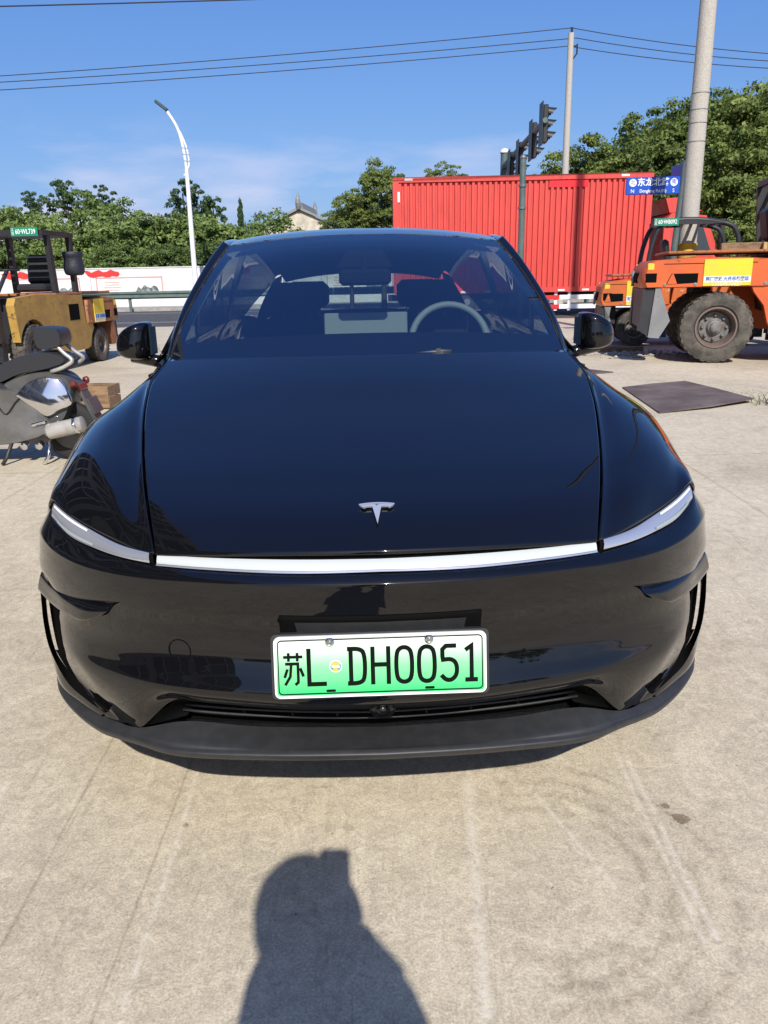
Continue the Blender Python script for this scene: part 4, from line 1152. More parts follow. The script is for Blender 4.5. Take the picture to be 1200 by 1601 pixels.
# plate carrier: dark moulded tray that stands behind and above the plate
mb = MB(); mb.prism(rrect(.50, .155, .012), .003, .022); cr_o = mb.build('plate_carrier', MATS['matte_plastic'], CAR); cr_o.location = PC; cr_o.rotation_euler = (rad(-11), 0, 0); cr_o.scale = (.958, .958, .945)
def skin_patch(x0, x1, z0, z1, off, inset=0.0):
    return np.array([[(x*(1-inset*(1-u)), bump_at(x, z0+(z1-z0)*u)-off, z0+(z1-z0)*u) for x in np.linspace(x0, x1, 25)] for u in np.linspace(0, 1, 6)])
mb = MB(); mb.grid(skin_patch(-.225, .225, .61, .659, .0035)); tr_ = mb.build('plate_tray', MATS['gap_black'], CAR, True); solid(tr_, .008)
mb = MB(); mb.grid(skin_patch(-.19, .19, .61, .646, .0075, .03)); mb.build('tray_face', MATS['matte_plastic'], tr_, True)
# hood emblem: a T-shaped badge
def hood_z(x, y):
    """height of the hood skin"""
    c = np.interp(y, HC[:, 1], HC[:, 2]); return c
B_ = []
def badge(poly, name):
    mb = MB(); o_ = Vector((0, .155, float(hood_z(0, .155))+.006)); sl = math.atan2(float(hood_z(0, .19)-hood_z(0, .12)), .07)
    R_ = Matrix.Rotation(sl, 3, 'X'); nn = len(poly)
    V = [o_ + R_ @ Vector((p[0], p[1], .0)) for p in poly] + [o_ + R_ @ Vector((p[0], p[1], .004)) for p in poly]
    mb.add(V, [tuple(range(nn))[::-1], tuple(range(nn, 2*nn))] + [(i, (i+1) % nn, nn+(i+1) % nn, nn+i) for i in range(nn)])
    return mb.build(name, MATS['badge_silver'], CAR)
up = [(x, .036-.0055*(x/.042)**2) for x in np.linspace(-.042, .042, 15)]
dn = [(x, .0315-.0055*(x/.042)**2) for x in np.linspace(.0395, -.0395, 15)]
badge(up+dn, 'emblem_arc')
body_ = [(-.0385, .0245), (-.036, .026), (-.022, .0285), (-.006, .0295), (0, .023), (.006, .0295), (.022, .0285), (.036, .026), (.0385, .0245), (.030, .016), (.024, .0205), (.0125, .0215), (.010, .018), (0, -.046), (-.010, .018), (-.0125, .0215), (-.024, .0205), (-.030, .016)]
badge(body_, 'emblem_stem')
# ---- windscreen, pillars, roof, side glass
WC, WE = A_(WSC), A_(WSE)
rows = []
for c, s in zip(WC, WE):
    rows.append([(s[0]*t, c[1]+(s[1]-c[1])*t**2.2, c[2]+(s[2]-c[2])*t**2.2) for t in (0, .3, .6, .85, 1)])
GW = loft(rows, 40, 40)
ws = full('windscreen', GW, 'windscreen_glass', flip=True)
# printed black edge round the windscreen (inside face)
def edge_band(Gg, i0, i1, j0, j1, name, mat, off=.004):
    g = Gg[i0:i1, j0:j1].copy(); g[..., 1] += off; g[..., 2] -= off*.6
    return g
full('windscreen_frit', edge_band(GW, 0, 7, 0, 40, '', ''), 'frit', ws, flip=True)
full('windscreen_header', edge_band(GW, 36, 40, 0, 40, '', ''), 'frit', ws, flip=True)
for o in half_pair('windscreen_side_frit', edge_band(GW, 0, 40, 37, 40, '', ''), 'frit', ws): pass
# camera housing behind the top of the glass
mb = MB(); mb.prism([(-.075, 1.475), (.075, 1.475), (.115, 1.410), (-.115, 1.410)], 1.80, 1.88); mb.build('camera_housing', MATS['cabin_black'], ws)
PI_, RC, RE, RL = A_(PIL), A_(ROOFC), A_(ROOFE), A_(RAIL)
e2 = WE + np.array([.006, .004, .002])
pm = e2*.45+PI_*.55 + np.array([.004, -.012, .012])
pil = half_pair('windscreen_pillar', loft([e2, pm, PI_, PI_ + np.array([.004, .03, -.012])], 40, 12), 'car_paint', flip=True)
half_pair('pillar_seal', loft([WE + np.array([0, -.001, .001]), WE*.5+e2*.5 + np.array([.001, -.004, .004]), e2 + np.array([0, -.001, .002])], 40, 4), 'rubber', CAR, flip=True)
rows = []
for c, s in zip(RC, RE):
    rows.append([(s[0]*t, c[1]+(s[1]-c[1])*t**2.2, c[2]+(s[2]-c[2])*t**2.4) for t in (0, .3, .6, .85, 1)])
full('roof', loft(rows, 36, 36), 'roof_glass', flip=True)
full('roof_lining', loft([[ (p[0]*.97, p[1], p[2]-.05) for p in r] for r in rows], 24, 24), 'cabin_black', flip=True)
half_pair('roof_rail', loft([RE + np.array([.003, 0, .001]), RE*.5+RL*.5 + np.array([.003, 0, .006]), RL, RL + np.array([.012, 0, -.03])], 40, 12), 'car_paint', flip=True)
# body side from the front door back to the tail
ST = [1.41, 1.9, 2.5, 3.1, 3.7, 4.2, 4.55, 4.68]
belt_z = [1.01, 1.02, 1.035, 1.05, 1.06, 1.05, 1.0, .96]
wid = [.945, .955, .958, .960, .962, .945, .88, .80]
side_rows = []
for y, bz, w_ in zip(ST, belt_z, wid):
    side_rows.append([(w_-.125, y, bz+.07), (w_-.085, y, bz+.02), (w_-.035, y, bz-.09), (w_-.008, y, bz-.20), (w_, y, .70), (w_-.012, y, .55), (w_-.005, y, .42), (w_-.03, y, .32), (w_-.09, y, .26)])
side_rows[0][:4] = [(.780, 1.41, 1.062), (.815, 1.41, 1.020), (.879, 1.41, .943), (.928, 1.41, .855)]
GS = loft(side_rows, 48, 80)
def yidx(y): return int(np.argmin(abs(GS[:, 0, 1]-y)))
i1, i2, i3 = yidx(2.42), yidx(3.35), 79
half_pair('front_door', GS[:i1], 'car_paint', flip=True, thick=.01)
half_pair('rear_door', GS[i1:i2]+np.array([0, .006, 0]), 'car_paint', flip=True, thick=.01)
half_pair('rear_quarter', GS[i2:]+np.array([0, .012, 0]), 'car_paint', flip=True, thick=.01)
for sx_ in (1, -1):
    for y in (1.95, 2.9):
        mb = MB(); mb.box((sx_*.957, y+.25, .86), (.012, .2, .028), bev=.005); mb.build('door_handle', MATS['gloss_black'], CAR)
# side glass: belt to rail
top = cr(np.concatenate([PI_[:-1] + np.array([.006, .03, -.012]), RL + np.array([.010, 0, -.03])]), 60)
bl = np.array([(np.interp(y, ST, wid)-.122, y, np.interp(y, ST, belt_z)+.066) for y in np.linspace(1.47, 3.98, 60)])
Gg = np.stack([bl*(1-t)+top*t + np.array([.012*math.sin(PI*t), 0, 0]) for t in np.linspace(0, 1, 10)])
def cols(y0, y1):
    yb = bl[:, 1]; return slice(int(np.argmin(abs(yb-y0))), int(np.argmin(abs(yb-y1)))+1)
half_pair('front_window', Gg[:, cols(1.47, 2.38)], 'side_glass', flip=False)
half_pair('rear_window', Gg[:, cols(2.46, 3.35)], 'privacy_glass', flip=False)
half_pair('quarter_window', Gg[:, cols(3.42, 3.98)], 'privacy_glass', flip=False)
half_pair('door_post', Gg[:, cols(2.36, 2.50)]+np.array([.003, 0, 0]), 'gloss_black', flip=False)
half_pair('quarter_post', Gg[:, cols(3.33, 3.45)]+np.array([.003, 0, 0]), 'gloss_black', flip=False)
# mirror foot triangle
half_pair('mirror_sail', np.array([[(.80, 1.40, 1.07), (.775, 1.60, 1.10)], [(.735, 1.47, 1.15), (.728, 1.58, 1.24)]]), 'gloss_black', flip=True)
# tail: hatch glass and tailgate
GH = loft([[(t*.54, 3.955+.03*t*t, 1.447-.05*t**2.2) for t in (0, .5, 1)], [(t*.58, 4.25+.03*t*t, 1.335-.04*t*t) for t in (0, .5, 1)], [(t*.62, 4.55-.02*t*t, 1.16-.03*t*t) for t in (0, .5, 1)]], 20, 14)
full('hatch_glass', GH, 'side_glass', flip=True)
half_pair('hatch_pillar', loft([[(.545, 3.955, 1.395), (.585, 4.25, 1.29), (.625, 4.54, 1.125)], [(.60, 3.96, 1.37), (.72, 4.15, 1.20), (.80, 4.4, 1.06)]], 20, 6), 'car_paint', flip=True)
full('tailgate', loft([[(t*.66, 4.57-.04*t*t, 1.14-.02*t*t) for t in (0, .5, 1)], [(t*.74, 4.74-.07*t*t, 1.06) for t in (0, .5, 1)], [(t*.76, 4.76-.10*t*t, .85) for t in (0, .5, 1)], [(t*.80, 4.78-.12*t*t, .55) for t in (0, .5, 1)], [(t*.78, 4.70-.10*t*t, .28) for t in (0, .5, 1)]], 24, 20), 'car_paint', flip=True)
mb = MB(); mb.box((0, 2.6, .24), (1.62, 3.7, .05)); mb.build('floor_pan', MATS['cabin_black'], CAR)
# wheels
def wheel(x, y, sx_):
    W_ = empty('wheel', (x, y, .355)); W_.parent = CAR
    mt = axis_mat((0, 0, 0), (sx_, 0, 0))
    mb = MB(); mb.lathe([(.25, -.11), (.34, -.12), (.355, -.09), (.355, .09), (.34, .12), (.25, .11)], 48, mt, False); mb.build('tyre', MATS['tyre'], W_, True, 40)
    mb = MB(); mb.lathe([(.25, -.10), (.245, .10), (.235, .105), (.22, .05), (.22, -.10)], 40, mt); mb.build('rim', MATS['rim_dark'], W_, True, 40)
    mb = MB(); mb.lathe([(.06, .06), (.06, .085), (.04, .095), (0, .095)], 20, mt); mb.build('hub_cap', MATS['rim_dark'], W_, True, 40)
    for k in range(10):
        a = 2*PI*k/10; mb = MB()
        P = [mt @ Vector((r*math.cos(a+(r-.05)*.7), r*math.sin(a+(r-.05)*.7), h)) for r, h in ((.05, .075), (.13, .09), (.235, .09))]
        mb.tube(P, [.018, .014, .017], 6); mb.build('spoke', MATS['rim_dark'], W_, True)
for x, y in ((.80, .88), (-.80, .88), (.80, 3.77), (-.80, 3.77)): wheel(x, y, 1 if x > 0 else -1)
for sx_ in (1, -1):
    mb = MB(); mb.lathe([(.40, 0), (.42, .0), (.42, .22), (.0, .22)], 32, axis_mat((sx_*.85, .88, .36), (-sx_, 0, 0))); mb.build('wheel_well', MATS['gap_black'], CAR, True, 40)
# door mirrors
def door_mirror(sx_):
    m_ = empty('door_mirror', (0, 0, 0)); m_.parent = CAR
    # rings along x from the inner edge to the outer end; each ring closed in y,z
    R_ = []
    for x, z0, z1, yf, yr in ((.862, 1.082, 1.212, 1.60, 1.71), (.872, 1.076, 1.218, 1.575, 1.715), (.90, 1.072, 1.219, 1.555, 1.72), (.94, 1.075, 1.206, 1.556, 1.72), (.975, 1.085, 1.182, 1.572, 1.715), (.995, 1.10, 1.155, 1.60, 1.705), (1.002, 1.112, 1.135, 1.63, 1.69)):
        ring = []
        zc, zh = (z0+z1)/2, (z1-z0)/2
        for k in range(24):
            a = 2*PI*k/24; c_, s_ = math.cos(a), math.sin(a)
            ex = .36
            yy = (abs(c_)**ex)*(1 if c_ > 0 else -1); zz = (abs(s_)**ex)*(1 if s_ > 0 else -1)
            ym = (yf+yr)/2; ring.append((x, ym - yy*(yr-yf)/2*(1-.18*(zz > 0)*zz), zc+zz*zh))
        R_.append(ring)
    V = [p for r in R_ for p in r]; F = []
    for i in range(len(R_)-1):
        for j in range(24): F.append((i*24+j, i*24+(j+1) % 24, (i+1)*24+(j+1) % 24, (i+1)*24+j))
    F.append(tuple(range(24))[::-1]); F.append(tuple((len(R_)-1)*24+j for j in range(24)))
    V = [(sx_*p[0], p[1], p[2]) for p in V]
    mb = MB(); mb.add(V, F); h = mb.build('mirror_shell', MATS['car_paint'], m_, True, 50)
    s2 = h.modifiers.new('round', 'SUBSURF'); s2.levels = 1; s2.render_levels = 2
    mb = MB(); mb.prism([(1.605, 1.09), (1.70, 1.09), (1.70, 1.195), (1.615, 1.20)], sx_*.858, sx_*.8635, 'x'); mb.build('inner_cheek', MATS['gloss_black'], m_)
    mb = MB(); P = [(sx_*.80, 1.62, 1.055), (sx_*.87, 1.635, 1.068), (sx_*.95, 1.64, 1.076)]
    mb.tube(P, [.026, .024, .016], 10); mb.build('mirror_arm', MATS['gloss_black'], m_, True)
    mb = MB(); mb.grid(np.array([[(.865+.12*t, 1.724, z0+(z1-z0)*u) for t in (0, .5, 1)] for u, z0, z1 in ((0, 1.09, 1.2), (1, 1.09, 1.195))]), False, sx_); mb.build('mirror_glass', MATS['chrome'], m_)
    mb = MB(); mb.tube([(sx_*x, y-.001, z) for x, y, z in ((.872, 1.5745, 1.190), (.90, 1.5575, 1.1905), (.94, 1.557, 1.1895), (.975, 1.573, 1.1705))], .0012, 5); mb.build('shell_seam', MATS['gap_black'], m_)
door_mirror(1); door_mirror(-1)
# ---- cabin
xs = np.linspace(-.70, .70, 15)
mb = MB(); mb.grid(np.array([[(x, y+.06*(x/.7)**2, z) for x in xs] for y, z in ((1.20, 1.06), (1.35, 1.075), (1.62, 1.075), (1.82, 1.06), (1.88, 1.03), (1.86, .98), (1.84, .72))])); mb.build('dashboard', MATS['cabin_black'], CAR, True, 60)
mb = MB(); mb.tube([(x, 1.74+.06*(x/.7)**2, 1.085) for x in xs], .010, 8); mb.build('dash_trim', MATS['cabin_trim'], CAR, True)
mb = MB(); mb.box((.0, 1.93, 1.115), (.365, .012, .215), Matrix.Rotation(rad(-8), 3, 'X'), .004); scn = mb.build('touch_screen', MATS['cabin_trim'], CAR)
mb = MB(); mb.box((.0, 1.939, 1.116), (.35, .006, .20), Matrix.Rotation(rad(-8), 3, 'X')); mb.build('screen_face', MATS['screen_glass'], scn)
def ring_pts(c, R_, tilt, n_=40):
    q = Matrix.Rotation(tilt, 3, 'X'); return [Vector(c) + q @ Vector((R_*math.cos(2*PI*k/n_), 0, R_*math.sin(2*PI*k/n_))) for k in range(n_)]
SWC = (.378, 2.02, 1.085)
sw = empty('steering_wheel'); sw.parent = CAR
mb = MB(); mb.tube(ring_pts(SWC, .172, rad(-24)), .0155, 10, closed=True); mb.build('wheel_ring', MATS['cabin_trim'], sw, True)
mb = MB(); mb.box((SWC[0], SWC[1]-.012, SWC[2]), (.17, .05, .11), Matrix.Rotation(rad(-24), 3, 'X'), .02); mb.build('wheel_hub', MATS['cabin_grey'], sw)
mb = MB(); mb.box((SWC[0], SWC[1], SWC[2]), (.325, .022, .042), Matrix.Rotation(rad(-24), 3, 'X'), .008); mb.build('wheel_spoke', MATS['cabin_trim'], sw)
mb = MB(); mb.tube([(.378, 1.84, 1.02), (.378, 2.0, 1.08)], .035, 10); mb.build('column', MATS['cabin_black'], sw)
def seat(x, y, w=.52, hh=.62):
    s_ = empty('seat', (x, y, 0)); s_.parent = CAR
    mb = MB(); mb.box((0, 0, .52), (w, .52, .18), bev=.06); mb.build('cushion', MATS['cabin_grey'], s_)
    mb = MB(); mb.box((0, .33, .86), (w*.94, .15, hh), Matrix.Rotation(rad(-16), 3, 'X'), .055); mb.build('backrest', MATS['cabin_grey'], s_)
    mb = MB(); mb.box((0, .47, 1.265), (.27, .09, .17), Matrix.Rotation(rad(-10), 3, 'X'), .035); mb.build('headrest', MATS['cabin_grey'], s_)
    for dx in (-.07, .07):
        mb = MB(); mb.tube([(dx, .44, 1.1), (dx, .465, 1.2)], .006, 6); mb.build('headrest_stalk', MATS['chrome'], s_)
seat(.37, 2.42); seat(-.37, 2.42); seat(.36, 3.32, .62, .55); seat(-.36, 3.32, .62, .55)
half_pair('door_card', np.array([[(.84, y, z) for y in np.linspace(1.45, 3.6, 10)] for z in (.35, .8, 1.03)]), 'cabin_grey')
half_pair('pillar_trim', loft([WE*.98 + np.array([0, .02, -.02]), PI_*.985 + np.array([0, .05, -.02])], 24, 4), 'cabin_trim')
rm = MB(); rm.box((0, 1.76, 1.37), (.215, .03, .065), Matrix.Rotation(rad(6), 3, 'X'), .014); rv = rm.build('rear_view_mirror', MATS['cabin_black'], CAR)
mb = MB(); mb.tube([(0, 1.77, 1.39), (0, 1.80, 1.45)], .012, 8); mb.build('mirror_stalk', MATS['cabin_black'], rv)
# wiper arm lying in the cowl, right
mb = MB(); mb.tube([(.13, 1.137, 1.113), (.25, 1.145, 1.121), (.285, 1.148, 1.121)], [.003, .007, .004], 8); wp = mb.build('wiper_arm', MATS['scooter_trim'], CAR, True)
mb = MB(); mb.box((.24, 1.143, 1.125), (.016, .014, .012)); mb.build('wiper_joint', MATS['scooter_trim'], wp)
mb = MB(); mb.tube([(-.60, 1.21, 1.10), (0, 1.135, 1.108), (.62, 1.215, 1.10)], .008, 6); mb.build('wiper_blade', MATS['rubber'], CAR)
# ================================================================ FORKLIFTS
def worn(name, c1, c2, c3, scale=3.0, amt=.56):
    """machine paint with faded patches and chips down to primer"""
    m, n, l, b = newmat(name)
    t = n.new('ShaderNodeTexCoord')
    z = n.new('ShaderNodeTexNoise'); z.inputs['Scale'].default_value = scale; z.inputs['Detail'].default_value = 8; z.inputs['Roughness'].default_value = .65
    l.new(t.outputs['Object'], z.inputs['Vector'])
    r = n.new('ShaderNodeValToRGB'); r.color_ramp.elements[0].position = .35; r.color_ramp.elements[0].color = (*c1, 1); r.color_ramp.elements[1].position = .65; r.color_ramp.elements[1].color = (*c2, 1)
    l.new(z.outputs['Fac'], r.inputs[0])
    z2 = n.new('ShaderNodeTexNoise'); z2.inputs['Scale'].default_value = scale*2.7; z2.inputs['Detail'].default_value = 10; z2.inputs['Roughness'].default_value = .75
    l.new(t.outputs['Object'], z2.inputs['Vector'])
    r2 = n.new('ShaderNodeValToRGB'); r2.color_ramp.elements[0].position = amt; r2.color_ramp.elements[1].position = amt+.04
    l.new(z2.outputs['Fac'], r2.inputs[0])
    x = n.new('ShaderNodeMixRGB'); x.inputs[2].default_value = (*c3, 1)
    l.new(r2.outputs[0], x.inputs[0]); l.new(r.outputs[0], x.inputs[1]); l.new(x.outputs[0], b.inputs['Base Color'])
    b.inputs['Roughness'].default_value = .5
    bp = n.new('ShaderNodeBump'); bp.inputs['Strength'].default_value = .15; l.new(z2.outputs['Fac'], bp.inputs['Height']); l.new(bp.outputs[0], b.inputs['Normal'])
    return m
worn('lift_orange', (.64, .115, .018), (.52, .095, .025), (.22, .07, .035), 2.4, .60)
worn('lift_orange_old', (.58, .13, .02), (.46, .11, .03), (.62, .52, .40), 3.0, .60)
worn('lift_yellow', (.46, .29, .06), (.33, .19, .05), (.12, .08, .04), 4.0, .575)
worn('lift_rust', (.38, .14, .045), (.26, .10, .04), (.10, .055, .035), 3.5, .55)
worn('lift_grey', (.16, .17, .18), (.21, .21, .21), (.10, .08, .06), 4.0, .62)
worn('lift_black', (.016, .017, .022), (.025, .026, .03), (.05, .04, .035), 4.0, .66)
worn('banner_yellow', (.78, .56, .02), (.68, .50, .05), (.55, .45, .2), 5.0, .66)
M('tyre_dusty', (.045, .042, .038), .9, col2=(.12, .105, .085), scale=5, bump=.5, bscale=30)
M('rim_grey', (.16, .165, .17), .6, col2=(.11, .09, .07), scale=12)
worn('rim_ring', (.17, .12, .10), (.13, .10, .09), (.25, .17, .13), 9.0, .6)
M('banner_blue', (.05, .16, .52), .6)
M('banner_white', (.78, .78, .72), .6, col2=(.60, .56, .40), scale=8)
M('plate_teal', (.01, .22, .13), .5)
M('bag_black', (.015, .017, .03), .6, bump=.6, bscale=14)
M('seat_vinyl', (.02, .02, .024), .5)

def lift_wheel(parent, x, y, r, w, side, lugs=30, hub='rim_grey'):
    """tyre with tread blocks and a bolted disc, its axle along local y; side is the outward y direction"""
    W_ = empty('wheel', (x, y, r)); W_.parent = parent
    mt = axis_mat((0, 0, 0), (0, side, 0)); h = w/2
    mb = MB(); mb.lathe([(r*.55, -h*.8), (r*.86, -h), (r*.955, -h*.86), (r*.965, h*.86), (r*.86, h), (r*.62, h*.92), (r*.575, h*.72), (r*.53, h*.70)], 40, mt, False)
    mb.build('tyre', MATS['tyre_dusty'], W_, True, 35)
    mb = MB()
    for k in range(lugs):
        a = 2*PI*k/lugs
        for sgn in (-1, 1):
            q = mt @ Matrix.Rotation(a + sgn*PI/lugs/2, 4, 'Z') @ Matrix.Translation((r*.965, 0, sgn*h*.5)) @ Matrix.Rotation(sgn*.35, 4, 'X')
            V = [q @ Vector((dx, dy, dz)) for dx in (-.02*r, .017*r) for dy in (-PI*r/lugs*.52, PI*r/lugs*.52) for dz in (-h*.46, h*.46)]
            mb.add(V, [(0,1,3,2),(4,6,7,5),(0,4,5,1),(2,3,7,6),(0,2,6,4),(1,5,7,3)])
    tag(mb.build('tread', MATS['tyre_dusty'], W_), kind='stuff')
    mb = MB(); mb.lathe([(r*.585, h*.70), (r*.57, h*.86), (r*.53, h*.86), (r*.50, h*.55), (r*.46, h*-.15), (r*.44, h*-.2)], 36, mt, False); mb.build('rim_ring', MATS['rim_ring'], W_, True, 30)
    mb = MB(); mb.lathe([(r*.455, h*-.2), (r*.42, h*-.05), (r*.24, h*0.0), (r*.20, h*.1), (r*.19, h*.28), (r*.14, h*.34), (r*.13, h*.52), (r*.08, h*.60), (0, h*.60)], 32, mt, False); rm_ = mb.build('rim', MATS[hub], W_, True, 30)
    for k in range(8):
        a = 2*PI*k/8; mb = MB(); q = mt @ Vector((r*.33*math.cos(a), r*.33*math.sin(a), h*-.04))
        mb.lathe([(r*.048, 0), (r*.048, r*.06), (r*.03, r*.085), (0, r*.085)], 6, axis_mat(q, (0, side, 0))); mb.build('bolt', MATS['rim_grey'], rm_)
    return W_
def bulge_prism(mb, poly, y0, y1, round_=.06):
    """side outline (x,z) extruded across y with shrunken ends, so the long edges are rounded"""
    P = np.array(poly); c = P.mean(0)
    rings = []
    for y, s in ((y0, .94), (y0+round_*.35, .98), (y0+round_, 1.0), (y1-round_, 1.0), (y1-round_*.35, .98), (y1, .94)):
        q = c + (P-c)*s; rings.append([(p[0], y, p[1]) for p in q])
    n_ = len(poly); V = [p for r in rings for p in r]; F = [tuple(range(n_))[::-1], tuple(5*n_+i for i in range(n_))]
    for i in range(5):
        for j in range(n_): F.append((i*n_+j, i*n_+(j+1) % n_, (i+1)*n_+(j+1) % n_, (i+1)*n_+j))
    mb.add(V, F)
def smooth_poly(P, n_=40):
    Q = cr(list(P)+[P[0]], n_); return [tuple(p) for p in np.array(Q)[:-1]]

def forklift(name, label, loc, rz, S, side, cw_mat, body_mat, leg_mat, plate, banner=True, low_mat='lift_grey', guard_h=2.1, deck=1.25, curved=False, tyre_f=.40, tyre_r=.30, WB=1.9, w=1.2, cw_back=.85, block=None, texts=('整厂搬迁  大件吊装搬运', '13607570827'), gx0=None, gx1=None, legs=None, step=True, plate_face=None):
    """local x: forward, origin under the rear axle; side = -1/+1 is the flank with the banner"""
    f = empty(name, loc, rz, label, 'forklift', 'forklifts')
    hw = w/2
    # counterweight: rounded block behind and above the rear wheels, with recesses
    zt, zb = deck-.08, tyre_r*2+.06
    out = [(-cw_back+.02, zb), (-cw_back-.03, zb+.12), (-cw_back+.01, zt-.12), (-cw_back+.12, zt-.02), (-cw_back*.35, zt+.02), (.25*S, zt), (.52*S, zt-.03), (.55*S, zt-.16), (.56*S, zb+.02), (.45*S, zb)]
    mb = MB(); bulge_prism(mb, out, -hw, hw, .16); cw = mb.build('counterweight', MATS[cw_mat], f, True, 38)
    for sx_ in (-1, 1):
        mb = MB(); zc = (zb+zt)/2-.08
        mb.prism([(-.54*S, zc-.08), (-.23*S, zc-.06), (-.23*S, zc+.075), (-.49*S, zc+.075)], sx_*(hw-.10), sx_*(hw+.004)); rc = mb.build('side_recess', MATS['gap_black'], cw)
        mb = MB(); mb.prism([(-.53*S, zc-.075), (-.43*S, zc-.07), (-.47*S, zc+.07), (-.485*S, zc+.07)], sx_*(hw-.02), sx_*(hw+.007)); mb.build('recess_face', MATS[cw_mat], rc)
    mb = MB(); mb.box((-cw_back-.005, 0, (zb+zt)/2-.06), (.08, w*.42, .15)); mb.build('rear_grille', MATS['gap_black'], cw)
    for sx_ in (-1, 1):
        mb = MB(); mb.box((-cw_back+.12, sx_*(hw-.055), (zb+zt)/2-.06), (.16, .12, .13)); mb.build('lamp_recess', MATS['gap_black'], cw)
        mb = MB(); mb.box((-cw_back+.11, sx_*(hw-.02), zt-.11), (.10, .05, .10), bev=.01); mb.build('tail_lamp', MATS['banner_yellow'], cw)
    # towing pin, cover seam and bolts
    mb = MB(); mb.tube([(-cw_back-.06, 0, zb+.02), (-cw_back-.06, 0, zb+.26)], .022, 8); mb.build('tow_pin', MATS['lift_grey'], cw, True)
    for sx_ in (-1, 1):
        mb = MB(); mb.box((-.12*S, sx_*(hw+.002), zt-.075), (.9*S, .006, .008)); mb.build('cover_seam', MATS['gap_black'], cw)
        for x in (-.55, -.25, .42):
            mb = MB(); mb.lathe([(.018*S, 0), (.018*S, .012), (0, .016)], 6, axis_mat((x*S, sx_*(hw-.004), zb+.05), (0, sx_, 0))); mb.build('bolt', MATS['lift_grey'], cw)
    # lower ballast
    for sx_ in (-1, 1):
        mb = MB(); mb.prism([(-cw_back+.14, .27*S), (-tyre_r-.20*S, .26*S), (-tyre_r-.10*S, .44*S), (-tyre_r-.22*S, zb-.005), (-cw_back+.20, zb-.005)], sx_*(hw-.02), sx_*(hw-.30)); mb.build('ballast_cheek', MATS[low_mat], f)
        mb = MB(); mb.prism([(-cw_back+.0, .34*S), (-cw_back+.139, .28*S), (-cw_back+.198, zb-.006), (-cw_back+.02, zb-.006)], sx_*(hw-.05), sx_*(hw-.32)); mb.build('ballast_corner', MATS['lift_black'], f)
    mb = MB(); mb.box((-cw_back+.17, 0, (.36*S+zb)/2), (.30, w-.62, zb-.36*S-.02)); mb.build('ballast_core', MATS['lift_black'], f)
    # body with front fender arch
    xa = tyre_r+.02*S
    body = [(.30*S, zb+.02), (xa-.06*S, zb-.07), (xa+.05*S, zb*.76), (xa+.10*S, .42*S), (xa+.16*S, .31*S), (xa+.30*S, .28*S)]
    fx = WB; fr_ = tyre_f+.07
    arch = [(fx-fr_*math.cos(a), tyre_f+fr_*math.sin(a)) for a in np.linspace(.1, PI-.35, 12)]
    body += [(fx-fr_-.02, .28*S)] + arch + [(fx+fr_+.02, deck*.9), (fx+fr_-.05, deck-.02), (fx-.2, deck+.02), (.62*S, deck-.02), (.57*S, zb+.1), (.575*S, zb+.035), (.33*S, zb+.035)]
    for sx_ in (-1, 1):
        mb = MB(); mb.prism(body, sx_*(hw-.03), sx_*(hw-.15)); bd = mb.build('body_side', MATS[body_mat], f)
        if step:
          mb = MB(); mb.prism([(.80*S, deck-.42), (1.18*S, deck-.42), (1.18*S, deck-.16), (.80*S, deck-.16)], sx_*(hw-.06), sx_*(hw-.026)); mb.build('step_opening', MATS['gap_black'], bd)
    mb = MB(); mb.prism([(xa+.22*S, .5*S), (fx-.25, .5*S), (fx-.25, deck-.03), (xa+.1*S, deck-.03)], -(hw-.16), hw-.16); mb.build('engine_bay', MATS['lift_black'], f)
    mb = MB(); mb.box(((WB*.45-cw_back*.45)*.5+.1, 0, deck+.005), (WB*.72+cw_back*.55, w*.94, .045), bev=.015); mb.build('deck_plate', MATS['lift_rust'], f)
    # seat, wheel
    st = empty('operator_seat', (WB*.42, 0, deck+.02)); st.parent = f
    mb = MB(); mb.box((0, 0, .09), (.45, .48, .13), bev=.04); mb.build('cushion', MATS['seat_vinyl'], st)
    mb = MB(); mb.box((-.24, 0, .38), (.12, .46, .48), Matrix.Rotation(rad(-10), 3, 'Y'), .05); mb.build('backrest', MATS['seat_vinyl'], st)
    mb = MB(); mb.tube(ring_pts((WB*.78, 0, deck+.38), .17, rad(90)), .014, 8, closed=True); swl = mb.build('steering_wheel', MATS['seat_vinyl'], f, True)
    mb = MB(); mb.tube([(WB*.98, 0, deck-.05), (WB*.78, 0, deck+.38)], .03, 8); mb.build('steering_column', MATS['lift_black'], f)
    # overhead guard
    g0 = gx0 if gx0 is not None else .05*S; g1 = gx1 if gx1 is not None else WB*.98
    gd = empty('overhead_guard', (0, 0, 0)); gd.parent = f
    gw = hw-.08
    for sx_ in (-1, 1):
        y = sx_*gw
        if curved:
            P = cr([(g0-.10, y, deck-.05), (g0-.02, y, guard_h-.28), (g0+.12, y, guard_h), (g1-.35, y, guard_h+.01), (g1-.12, y, guard_h-.10), (g1, y, deck-.1)], 26)
            mb = MB(); mb.tube([tuple(p) for p in P], .045, 8); mb.build('guard_hoop', MATS[leg_mat], gd, True)
        else:
            for a, c in legs or (((g0, deck-.62), (g0-.16, guard_h)), ((g0+.62*S, deck-.72), (g0+.42*S, guard_h)), ((g1+.22, deck-.15), (g1-.10, guard_h))):
                mb = MB(); d = .055*S
                mb.prism([(a[0]-d, a[1]), (a[0]+d, a[1]), (c[0]+d, c[1]), (c[0]-d, c[1])], y-.035, y+.035); mb.build('guard_leg', MATS[leg_mat], gd)
        mb = MB(); mb.box(((g0+g1)/2-.1, y, guard_h+.03), (g1-g0+.25 if not curved else g1-g0-.4, .08, .075)); mb.build('guard_rail', MATS[leg_mat], gd)
